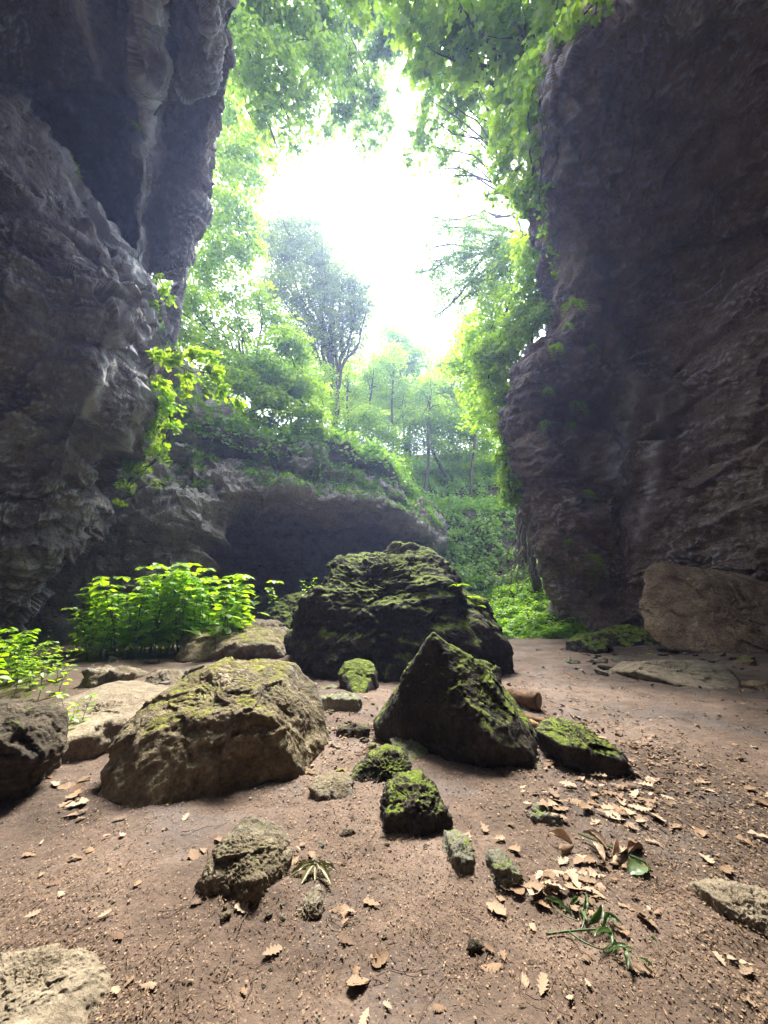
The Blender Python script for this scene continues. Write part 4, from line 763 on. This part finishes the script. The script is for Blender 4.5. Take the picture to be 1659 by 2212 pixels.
# log and plank
def log(label, a, b_, r, mat='rotten', name='log', flat=1.0, end='bark_pale'):
    t = empty(name, tuple(a), label, 'log'); mb = MB(); n = 26; p = wiggle(a, b_, n, .01); s0 = 16
    tube(mb, p, r * (1 + .08 * np.sin(np.linspace(0, 9, n))), s0)
    v = np.concatenate(mb.v); c = (np.asarray(a) + np.asarray(b_)) / 2
    v = v + (perlin(v * 14) * r * .25)[:, None] * np.array([.5, .5, 1]); v[:, 2] = a[2] + (v[:, 2] - a[2]) * flat; mb.v = [v]
    mb.build('bark', M[mat], t, smooth=True); e = MB(); dr = unit(np.asarray(b_) - np.asarray(a)); th = np.linspace(0, 6.283, 14, endpoint=False)
    s1 = unit(np.cross(dr, [0, 0, 1])); s2 = np.cross(dr, s1); q = np.asarray(b_) + dr * .012 + r * .86 * (np.cos(th)[:, None] * s1 + np.sin(th)[:, None] * s2 * flat)
    e.add(np.concatenate([q, [np.asarray(b_) + dr * .016]]), [(k, (k + 1) % 14, 14) for k in range(14)]); e.build('cut_end', M[end], t); return t
log('short brown log sticking out behind the pointed rock', G(1080, 1500, .12), G(1163, 1515, .12), .11)
log('flat rotten plank lying above the yellow stone', G(1120, 1545, .04), G(1245, 1572, .04), .05, name='rotten_log', flat=.6)

# ------------------------------------------------------------------ leafy plants
def plant_mesh(h, nl, size, seed, spread=.5):
    rs = np.random.default_rng(seed); st, lf = MB(), MB(); lean = rs.normal(0, .12, 2)
    s = np.linspace(0, 1, 8); pts = np.stack([lean[0] * s * s * h + .02 * np.sin(s * 5), lean[1] * s * s * h, s * h], 1); tube(st, pts, np.linspace(.008, .003, 8), 5)
    for k in range(nl):
        t = .2 + .8 * k / (nl - 1); p = pts[int(t * 7)] * (1 - (t * 7) % 1) + pts[min(7, int(t * 7) + 1)] * ((t * 7) % 1)
        for sg in (0, math.pi):
            a = k * 1.7 + sg + rs.normal(0, .25); L = size * (1.1 - .45 * t) * rs.uniform(.8, 1.2); d = np.array([math.cos(a), math.sin(a), rs.uniform(-.1, .3)])
            q = p + d * L * (.45 + spread); tube(st, np.array([p, p + d * L * spread * .6 + [0, 0, .01], q - d * L * .45]), .0025, 4)
            leaves(lf, q[None], np.array([[d[0] * .25, d[1] * .25, 1]]) + rs.normal(0, .18, (1, 3)), L, T_FOLD, d[None] + np.array([[0, 0, -.25]]), rs.random(1), 1.25)
    top = pts[-1]
    for k in range(4):
        a = k * 1.57 + .4; d = np.array([math.cos(a), math.sin(a), .1]); leaves(lf, (top + d * size * .35)[None], np.array([[d[0] * .3, d[1] * .3, 1]]), size * .7, T_FOLD, d[None], rs.random(1), 1.2)
    return st.mesh('stem', M['stem']), lf.mesh('leaves', M['leaf_near'])
PM = [plant_mesh(1.0, 8, .17, s) for s in range(5)] + [plant_mesh(.7, 6, .16, 20 + s) for s in range(3)]
def plant(label, x, y, z, sc, k, group, rz=None, name='leafy_plant'):
    t = empty(name, (x, y, z), label, 'plant', group); t.rotation_euler = (random.gauss(0, .06), random.gauss(0, .06), random.uniform(0, 6.28) if rz is None else rz); t.scale = (sc, sc, sc)
    for nm, me in zip(('stem', 'foliage'), PM[k]):
        o = bpy.data.objects.new(nm, me); COL.objects.link(o); o.parent = t
    return t
for i in range(120):
    u = random.uniform(215, 545); Y = random.uniform(9.3, 11.2); x = (u - W / 2) / F * Y * 1.03; z = gz1(x, Y)
    e = max(0.1, 1 - ((u - 410) / 210) ** 2) ** .5
    plant('tall bright green plant ' + ('along the back' if Y > 10.2 else 'in the front row') + ' of the dense clump, ' + ('its left end' if u < 320 else 'its middle' if u < 440 else 'its right end'), x, Y, z - .05, (.85 + 1.05 * e ** 1.5 + .25 * (Y > 10.2)) * random.uniform(.68, 1.08), i % 5, 'tall plants in the dense clump')
for i in range(60):
    u = random.uniform(-80, 200); Y = random.uniform(6.3, 8.6) if u > 70 else random.uniform(5.2, 8.0) ; x = (u - W / 2) / F * Y * 1.03; z = gz1(x, Y)
    plant('lower green plant ' + ('nearest' if Y < 7.6 else 'farther') + ' in the patch behind the dark left edge rock, ' + ('left side' if u < 60 else 'right side'), x, Y, z - .03, random.uniform(.85, 1.3) * (1 if u < 120 else .75), 5 + i % 3, 'lower plants in the patch at the left')
for i in range(5):
    p = G(95 + i * 9, 1640 - i * 6); plant('sprig growing against the right side of the dark left edge rock', p[0] + .02, p[1] + .05 * i, 0, .55 + .1 * (i % 3), 5 + i % 3, 'sprigs beside the dark left edge rock')
for (u, v, s, lab) in [(245, 1345, .9, 'small plant rooted at the foot of the pale wall left of the clump'), (100, 1385, .7, 'small plant low on the dark wall at far left'), (590, 1290, .6, 'thin plant beside the mossy sloping rock'), (655, 1275, .6, 'round leaved sprig on top of the mossy sloping rock'), (675, 1262, .5, 'second sprig touching the moss shoulder of the huge boulder')]:
    Y = 11 if u > 500 else 12.5; p = P(u, v + 18, Y); plant(lab, *p, s * 1.1, 5, None)
GT = 'ferns on the ground by the right rocks'
for u, v, L, lab in [(1390, 1412, .55, 'bright ground fern in front of the wedged mossy rock'), (1425, 1422, .6, 'wider ground fern left of the yellowish boulder'), (1405, 1402, .4, 'small upright ground fern beneath the slab'), (1312, 1400, .4, 'fern sprig growing on the yellow green moss rock')]:
    fern(lab, G(u, v) + np.array([0, 0, .05]), 9, L, .45, 'leaf_near', GT, None)
p = bigp[(bigp[:, 2] > 1.2)]
for u, v, lab in [(1000, 1262, 'bright fern at the top of the right shoulder of the huge boulder'), (1022, 1282, 'bright fern midway down the right shoulder of the huge boulder'), (1042, 1305, 'lowest fern on the right shoulder of the huge boulder')]:
    fern(lab, on_grid(bigp[None], u, v) + np.array([0, .15, -.02]), 9, .5, .4, 'leaf_bright', 'ferns on the huge boulder', None)

# ------------------------------------------------------------------ dead branches at the head of the passage
def dead_branch(label, root, tips, r=.06, name='dead_branch'):
    t = empty(name, tuple(root), label, 'branch', None)
    for e in tips:
        mb = MB(); p = wiggle(root, e, 12, .06, .05); tube(mb, p, np.linspace(r, r * .25, 12), 6)
        for k in range(5):
            a = p[random.randint(4, 10)]; L = np.linalg.norm(e - root) * .35; d = unit((e - root) + np.random.default_rng(k + int(e[0] * 10) & 255).normal(0, .6, 3) * np.linalg.norm(e - root)); tube(mb, wiggle(a, a + d * L, 7, .08), np.linspace(r * .35, r * .1, 7), 4)
        mb.build('twig', M['bark_pale'], t, smooth=True)
    return t
tree('leaning_tree', 'grey leaning trunk with creeper at the far end of the passage', P(1162, 1262, 21.5), P(1128, 1075, 20), [(1110, 1040, 18, 20), (1135, 1060, 14, 20)], 'leaf_bright', .16, 1.5, tr=.22, twigs=1, lr=.3)
dead_branch('pale dead branch hanging beside the leaning grey trunk', P(1128, 1095, 19.5), [P(1128, 1200, 19), P(1105, 1262, 19.3), P(1150, 1265, 19), P(1085, 1240, 19.5)], .06)
dead_branch('tangle of bleached twigs drooping onto the nettle slope', P(1130, 1180, 19), [P(1095, 1290, 19.2), P(1115, 1285, 19), P(1075, 1275, 19.6), P(1160, 1255, 18.6), P(1130, 1280, 18.8)], .045)
dead_branch('bare pale roots spilling over the creeper covered ledge', P(910, 1075, 22.6), [P(880, 1115, 22), P(925, 1140, 22), P(905, 1118, 22), P(955, 1110, 22.3), P(895, 1100, 21.8)], .05, 'exposed_root')

# ------------------------------------------------------------------ litter
def oak_leaf(L, lobes, curl, bend, seed, kind=0):
    rs = np.random.default_rng(seed); n = 15; t = np.linspace(0, 1, n); env = np.sin(math.pi * np.clip(t * .97 + .02, 0, 1)) ** .7 * .34 * (.6 + .6 * t)
    lob = 1 - .55 * (np.cos(t * math.pi * 2 * lobes) * .5 + .5) if lobes else np.ones(n)
    wl, wr = env * lob * rs.uniform(.8, 1.2, n), env * lob * rs.uniform(.8, 1.2, n); x = (t - .5)
    rows = []
    for i in range(n):
        bow = bend * (4 * (x[i]) ** 2); rows += [[-wl[i], x[i] + .08 * lob[i], curl * wl[i] ** 2 * 5 + bow + rs.normal(0, .008)], [0, x[i], bow - .01], [wr[i], x[i] + .08 * lob[i], curl * wr[i] ** 2 * 5 * rs.uniform(.2, 1.4) + bow + rs.normal(0, .008)]]
    v = np.array(rows) * L; f = []
    for i in range(n - 1):
        for k in (0, 1): f.append((i * 3 + k, i * 3 + k + 1, i * 3 + k + 4, i * 3 + k + 3))
    mb = MB(); mb.add(v, f, .6); s = MB()
    tube(mb, np.array([[0, -.5, 0], [.02, -.62, .01], [.05, -.74, .0]]) * L, .004, 4, .4)
    return mb
LM = [oak_leaf(1, l, c, b, 60 + i).mesh('dry_leaf', M['dry' if i % 3 else 'dry_brown'], smooth=True) for i, (l, c, b) in enumerate([(3, .3, .06), (4, .5, .05), (3, .9, .12), (0, .6, .08), (4, .25, -.06), (0, 1.0, .1), (3, .6, -.05), (2, .8, .1), (5, .4, .05), (0, .3, .03)])]
OBST = [(-1.45, 4.3, 1.25, .75), (.45, 5.0, 1.15, 1.0)]
def free(x, y): return all(((x - a) / c) ** 2 + ((y - b_) / d) ** 2 > 1 for a, b_, c, d in OBST)
zones = [  # (count, u0, u1, v0, v1, size, label, group)
    (120, 1130, 1420, 1590, 1790, (.06, .16), 'pale dry oak leaf in the drift around the mossy slab', 'dry leaves drifted round the mossy slab'),
    (46, 1000, 1300, 1780, 1960, (.05, .13), 'dry tan leaf on dark soil near the curled dead leaves', 'dry leaves near the curled dead leaves'),
    (40, 60, 700, 1750, 2180, (.035, .10), 'scattered dry leaf on bare dirt around the pitted tan rock', 'scattered dry leaves on the left foreground dirt'),
    (44, 700, 1659, 1900, 2205, (.035, .10), 'scattered dry leaf on the right foreground dirt', 'scattered dry leaves on the right foreground dirt'),
    (30, 1300, 1659, 1600, 1900, (.07, .14), 'dry leaf lying on the open path side', 'dry leaves on the open path side'),
    (16, 70, 200, 1640, 1770, (.08, .18), 'dry leaf beside the foot of the dark left edge rock', 'dry leaves by the dark left edge rock')]
for n, u0, u1, v0, v1, sz, lab, grp in zones:
    k = 0
    while k < n:
        u, v = random.uniform(u0, u1), random.uniform(v0, v1); g = G(u, v)
        if not free(g[0], g[1]) or fbm(np.array([[g[0] * 1.3, g[1] * 1.3, 5.]]), 2)[0] < random.uniform(-.5, .35): continue
        s = random.uniform(*sz); o = bpy.data.objects.new('dry_leaf', random.choice(LM)); COL.objects.link(o)
        o.location = (g[0], g[1], gz1(g[0], g[1]) + .012 + (.02 if n == 120 else 0) * random.random()); o.scale = (s, s, s * .55)
        o.rotation_euler = (random.gauss(0, .13) + (math.pi if random.random() < .3 else 0), random.gauss(0, .13), random.uniform(0, 6.28)); tag(o, lab, 'leaf', grp); k += 1
TW = []
for s in range(5):
    mb = MB(); tube(mb, wiggle((-.5, 0, 0), (.5, 0, 0), 10, .05, rs=random), np.linspace(.012, .006, 10), 5)
    if s % 2: tube(mb, wiggle((0, 0, 0), (.25, .18, .03), 5, .05), np.linspace(.008, .004, 5), 4)
    TW.append(mb.mesh('twig', M['twig'], smooth=True))
for n, u0, u1, v0, v1, lab, grp in [(26, 40, 700, 1780, 2190, 'thin brown twig on the left foreground dirt', 'twigs on the left foreground dirt'), (34, 700, 1650, 1850, 2200, 'thin brown twig on the right foreground dirt', 'twigs on the right foreground dirt'), (18, 1200, 1650, 1480, 1800, 'thin twig on the pale path', 'twigs on the pale path')]:
    for i in range(n):
        g = G(random.uniform(u0, u1), random.uniform(v0, v1)); o = bpy.data.objects.new('twig', random.choice(TW)); COL.objects.link(o); s = random.uniform(.07, .24)
        o.location = (g[0], g[1], gz1(g[0], g[1]) + .008); o.scale = (s, s * 1.0, s * .8); o.rotation_euler = (0, random.gauss(0, .06), random.uniform(0, 6.28)); tag(o, lab, 'twig', grp)
g0, g1 = G(1135, 2160), G(1240, 2212); o = bpy.data.objects.new('stick', TW[0]); COL.objects.link(o); m_ = (g0 + g1) / 2
o.location = (m_[0], m_[1], .02); L = float(np.linalg.norm(g1 - g0)); o.scale = (L, L * 1.3, L); o.rotation_euler = (0, 0, math.atan2(g1[1] - g0[1], g1[0] - g0[0])); tag(o, 'longest dark stick at the bottom edge right of centre', 'stick')
# crumbs and chips nobody could count
n = 56000
U_, V_ = rng.uniform(-100, 1760, n), 1400 + 830 * rng.random(n) ** .8
cx, cy = (U_ - W / 2) / F, (H / 2 - V_) / F; dy, dz = cp - cy * sp_, sp_ + cy * cp; tt = -CAMZ / dz; X_, Y_ = cx * tt, dy * tt
den = fbm(np.stack([X_, Y_, X_ * 0], 1) * .9, 3, off=6); drift = np.exp(-((X_ - 2.3) / 1.0) ** 2 - ((Y_ - 4.6) / 2.0) ** 2) + .7 * np.exp(-((X_ + .35) / .5) ** 2 - ((Y_ - 4.6) / 1.2) ** 2)
k = (Y_ < 17) & (Y_ > 1) & ((den + rng.normal(0, .45, n) + drift * 1.5) > -.15); X_, Y_, drift = X_[k], Y_[k], drift[k]
Z_ = gz(X_, Y_) + .003 + .0022 * np.maximum(Y_ - 2, 0) + .008 * rng.random(len(X_)); pos_ = np.stack([X_, Y_, Z_], 1)
mb = MB(); q = rng.random(len(X_)); small = q < .8
szs = rng.uniform(.004, .013, len(X_)) * rng.uniform(.6, 1.5, len(X_)) * (1 + .20 * np.maximum(Y_ - 2.5, 0)) * (1 + 1.6 * drift) * np.where(rng.random(len(X_)) < .3, 1 + .45 * np.maximum(Y_ - 2.8, 0), 1)
leaves(mb, pos_[small], np.array([0, 0, 1.]) + rng.normal(0, .35, (small.sum(), 3)), szs[small], T_QUAD)
leaves(mb, pos_[~small], np.array([0, 0, 1.]) + rng.normal(0, .15, ((~small).sum(), 3)), szs[~small] * 2.6, T_QUAD, asp=.18)
tag(mb.build('leaf_litter', M['litter']), kind='stuff')
n = 5200
X_ = rng.uniform(-6, 6, n); Y_ = .9 + 9 * rng.random(n) ** 1.5; mb = MB(); s_ = rng.uniform(.004, .013, n) * (1 + .05 * Y_)
V6 = np.array([[1, 0, 0], [0, 1, 0], [-1, 0, 0], [0, -1, 0], [0, 0, .7], [0, 0, -.7]]); F6 = np.array([[0, 1, 4], [1, 2, 4], [2, 3, 4], [3, 0, 4], [1, 0, 5], [2, 1, 5], [3, 2, 5], [0, 3, 5]])
pv = np.stack([X_, Y_, gz(X_, Y_)], 1)[:, None] + s_[:, None, None] * (V6[None] * rng.uniform(.6, 1.3, (n, 6, 1)))
mb.add(pv.reshape(-1, 3), (F6[None] + (np.arange(n) * 6)[:, None, None]).reshape(-1, 3), np.repeat(rng.random(n), 8)); tag(mb.build('gravel', M['rock_grey']), kind='stuff')

# rubble round the feet of the rocks
SM = []
for q in range(7):
    rs = np.random.default_rng(200 + q); c = rs.uniform(-1, 1, (11, 3)) * [1, .75, .5]
    o, _ = boulder('stone', 'x', [c + np.array([0, 0, 0])], ('rock_grey', 'rock_tan', 'rock_dark', 'rock_tan', 'rock_moss_small', 'rock_brown', 'rock_dark')[q], 4, .05, 1.4, 70, .015, seed=90 + q); me = o.data; me.transform(__import__('mathutils').Matrix.Translation(o.location)); bpy.data.objects.remove(o); SM.append(me)
for n, spots, sz, lab, grp in [
    (34, [(680, 1600, 40, 60), (740, 1550, 60, 25), (800, 1600, 30, 20), (700, 1640, 30, 40)], (.02, .07), 'small rubble stone in the dirt gap between the tan boulder and the pointed rock', 'rubble in the gap between the big rocks'),
    (26, [(1150, 1600, 40, 40), (1180, 1660, 40, 40), (1120, 1530, 30, 15)], (.02, .06), 'small stone among the leaf drift right of the pointed rock', 'stones in the leaf drift'),
    (34, [(1330, 1440, 60, 18), (1600, 1440, 50, 14), (1480, 1425, 80, 10), (1290, 1425, 40, 8)], (.05, .2), 'loose stone on the dirt at the foot of the right cliff', 'loose stones at the right cliff foot'),
    (26, [(600, 1410, 50, 12), (340, 1500, 70, 12), (240, 1470, 60, 16), (420, 1475, 50, 8)], (.05, .18), 'broken stone lying behind the large tan boulder', 'broken stones behind the large tan boulder'),
    (22, [(860, 1830, 70, 20), (1000, 1830, 60, 20), (560, 1990, 70, 16), (740, 1850, 60, 30)], (.012, .03), 'tiny stone beside the small rocks on the near dirt', 'tiny stones on the near dirt')]:
    for i in range(n):
        a = spots[i % len(spots)]; g = G(random.gauss(a[0], a[2] * .6), random.gauss(a[1], a[3] * .6)); k = random.uniform(*sz) * random.uniform(.9, 1.7)
        o = bpy.data.objects.new('stone', random.choice(SM)); COL.objects.link(o); o.location = (g[0], g[1], gz1(g[0], g[1]) + k * .12); o.scale = (k, k * random.uniform(.7, 1.2), k * random.uniform(.6, 1.1)); o.rotation_euler = (random.gauss(0, .2), random.gauss(0, .2), random.uniform(0, 6.28)); tag(o, lab, 'stone', grp)
# curled dead leaves, wilted sprig, dry star of leaves
def big_leaf(L, wd, curl, mat, bend=.1, seed=0, n=12):
    rs = np.random.default_rng(seed); t = np.linspace(0, 1, n); w_ = wd * np.sin(math.pi * np.clip(t * .96 + .03, 0, 1)) ** .8
    v, f = [], []
    for i in range(n):
        for a in np.linspace(-1, 1, 7):
            th = a * curl; rr = w_[i] / max(curl, .2)
            v.append([rr * math.sin(th), (t[i] - .5) * L, rr * (1 - math.cos(th)) + bend * L * math.sin(t[i] * 3.1) + rs.normal(0, .0025)])
    for i in range(n - 1):
        for k in range(6): f.append((i * 7 + k, i * 7 + k + 1, i * 7 + k + 8, i * 7 + k + 7))
    mb = MB(); mb.add(v, f, .7); return mb.mesh('leaf', M[mat], smooth=True)
t = empty('dead_branch', tuple(G(1300, 1835)), 'fallen branch tip of big curled tan dead leaves on the dark dirt', 'branch')
mb = MB(); base = G(1300, 1835); tube(mb, np.array([G(1250, 1800, .04), G(1320, 1830, .05), G(1395, 1862, .04), G(1405, 1880, .02)]), .007, 6); mb.build('stem', M['stem'], t)
for i, (u, v, L, a, cu) in enumerate([(1210, 1812, .15, 1.2, 1.6), (1225, 1830, .13, 2.0, 1.3), (1285, 1815, .15, .6, 1.5), (1310, 1828, .17, -.5, 1.6), (1330, 1838, .18, -.8, 1.8), (1350, 1848, .17, -.7, 1.4), (1375, 1843, .17, -1.0, 1.9), (1320, 1850, .14, -.6, 2.0), (1290, 1838, .12, .2, 1.4)]):
    o = bpy.data.objects.new('curled_leaf', big_leaf(L, L * .3, cu, 'dry', .12, i)); COL.objects.link(o); o.parent = t; o.location = G(u, v, .03 + .012 * (i % 3)) - base
    o.rotation_euler = (random.gauss(0, .2), random.gauss(2.6 if i % 2 else .2, .3), a)
o = bpy.data.objects.new('green_leaf', big_leaf(.14, .05, .6, 'leaf_wilt', .1, 9)); COL.objects.link(o); o.parent = t; o.location = G(1378, 1880, .02) - base; o.rotation_euler = (0.1, .2, -1.2)
t = empty('wilted_sprig', tuple(G(1250, 2010)), 'torn green plant sprig with wilted leaves on the near dirt', 'sprig'); base = G(1250, 2010)
for pts, r in [([(1180, 2018, .01), (1225, 2012, .02), (1290, 2008, .025), (1325, 2020, .015)], .008), ([(1255, 2012, .02), (1262, 1985, .035), (1248, 1960, .03), (1235, 1945, .02)], .006), ([(1230, 2014, .02), (1262, 2035, .03), (1300, 2050, .03), (1318, 2038, .03)], .006), ([(1250, 1990, .03), (1215, 1975, .02), (1195, 1955, .02)], .004)]:
    mb = MB(); tube(mb, catmull(np.array([G(u, v, z) for u, v, z in pts]), 14), np.linspace(r * .7, r * .35, 14), 7); mb.build('stem', M['stem'], t, smooth=True)
for i, (u, v, L, a) in enumerate([(1205, 1958, .13, .9), (1240, 1948, .1, 2.2), (1262, 1955, .12, -.4), (1285, 1975, .15, -.7), (1262, 1978, .12, -.2), (1310, 1992, .12, -.8), (1325, 1985, .09, .6), (1305, 2020, .13, -1.0), (1322, 2030, .11, -.4), (1340, 2055, .12, 1.2), (1350, 2068, .1, -.3), (1410, 2030, .05, .3), (1395, 2078, .05, .8)]):
    o = bpy.data.objects.new('wilted_leaf', big_leaf(L, L * .17, 1.4 + .3 * (i % 3), 'leaf_wilt', .1, 30 + i)); COL.objects.link(o); o.parent = t; o.location = G(u, v, .02 + .006 * (i % 4)) - base; o.rotation_euler = (random.gauss(0, .2), random.gauss(0, .6), a)
t = empty('dry_leaf_star', tuple(G(680, 1885)), 'star of stiff olive dried leaves beside the pitted tan rock', 'leaves'); base = G(680, 1885)
for i, (a, L) in enumerate([(-1.9, .17), (-2.5, .19), (-.9, .19), (-.3, .14), (.3, .1), (2.9, .12), (-1.4, .12)]):
    o = bpy.data.objects.new('dried_leaf', big_leaf(L, L * .13, 1.5, 'leaf_olive', .05, 50 + i)); COL.objects.link(o); o.parent = t; d = np.array([math.cos(a), math.sin(a), 0]); o.location = d * L * .5 + np.array([0, 0, .035]); o.rotation_euler = (-.15, 0, a - math.pi / 2)
for i, (u, v, s, lab) in enumerate([(548, 1782, .09, 'dark bark chip above the pitted tan rock'), (1025, 2048, .05, 'dark crumbly bark bit low in the foreground'), (688, 1832, .05, 'small dark stone chip between the rocks'), (752, 1806, .07, 'thin dark chip right of the small dark stone chip')]):
    c = G(u, v); boulder('bark_chip', lab, [[c + np.array(q) * s for q in ((-1, -.3, 0), (1, .2, 0), (.2, .6, 0), (-.4, -.5, .3), (.5, 0, .5), (-.3, .2, .55), (.1, -.5, .1), (0, 0, -.3))]], 'rock_dark', 4, .004, 20, 30, .003, seed=80 + i, cat='chip')
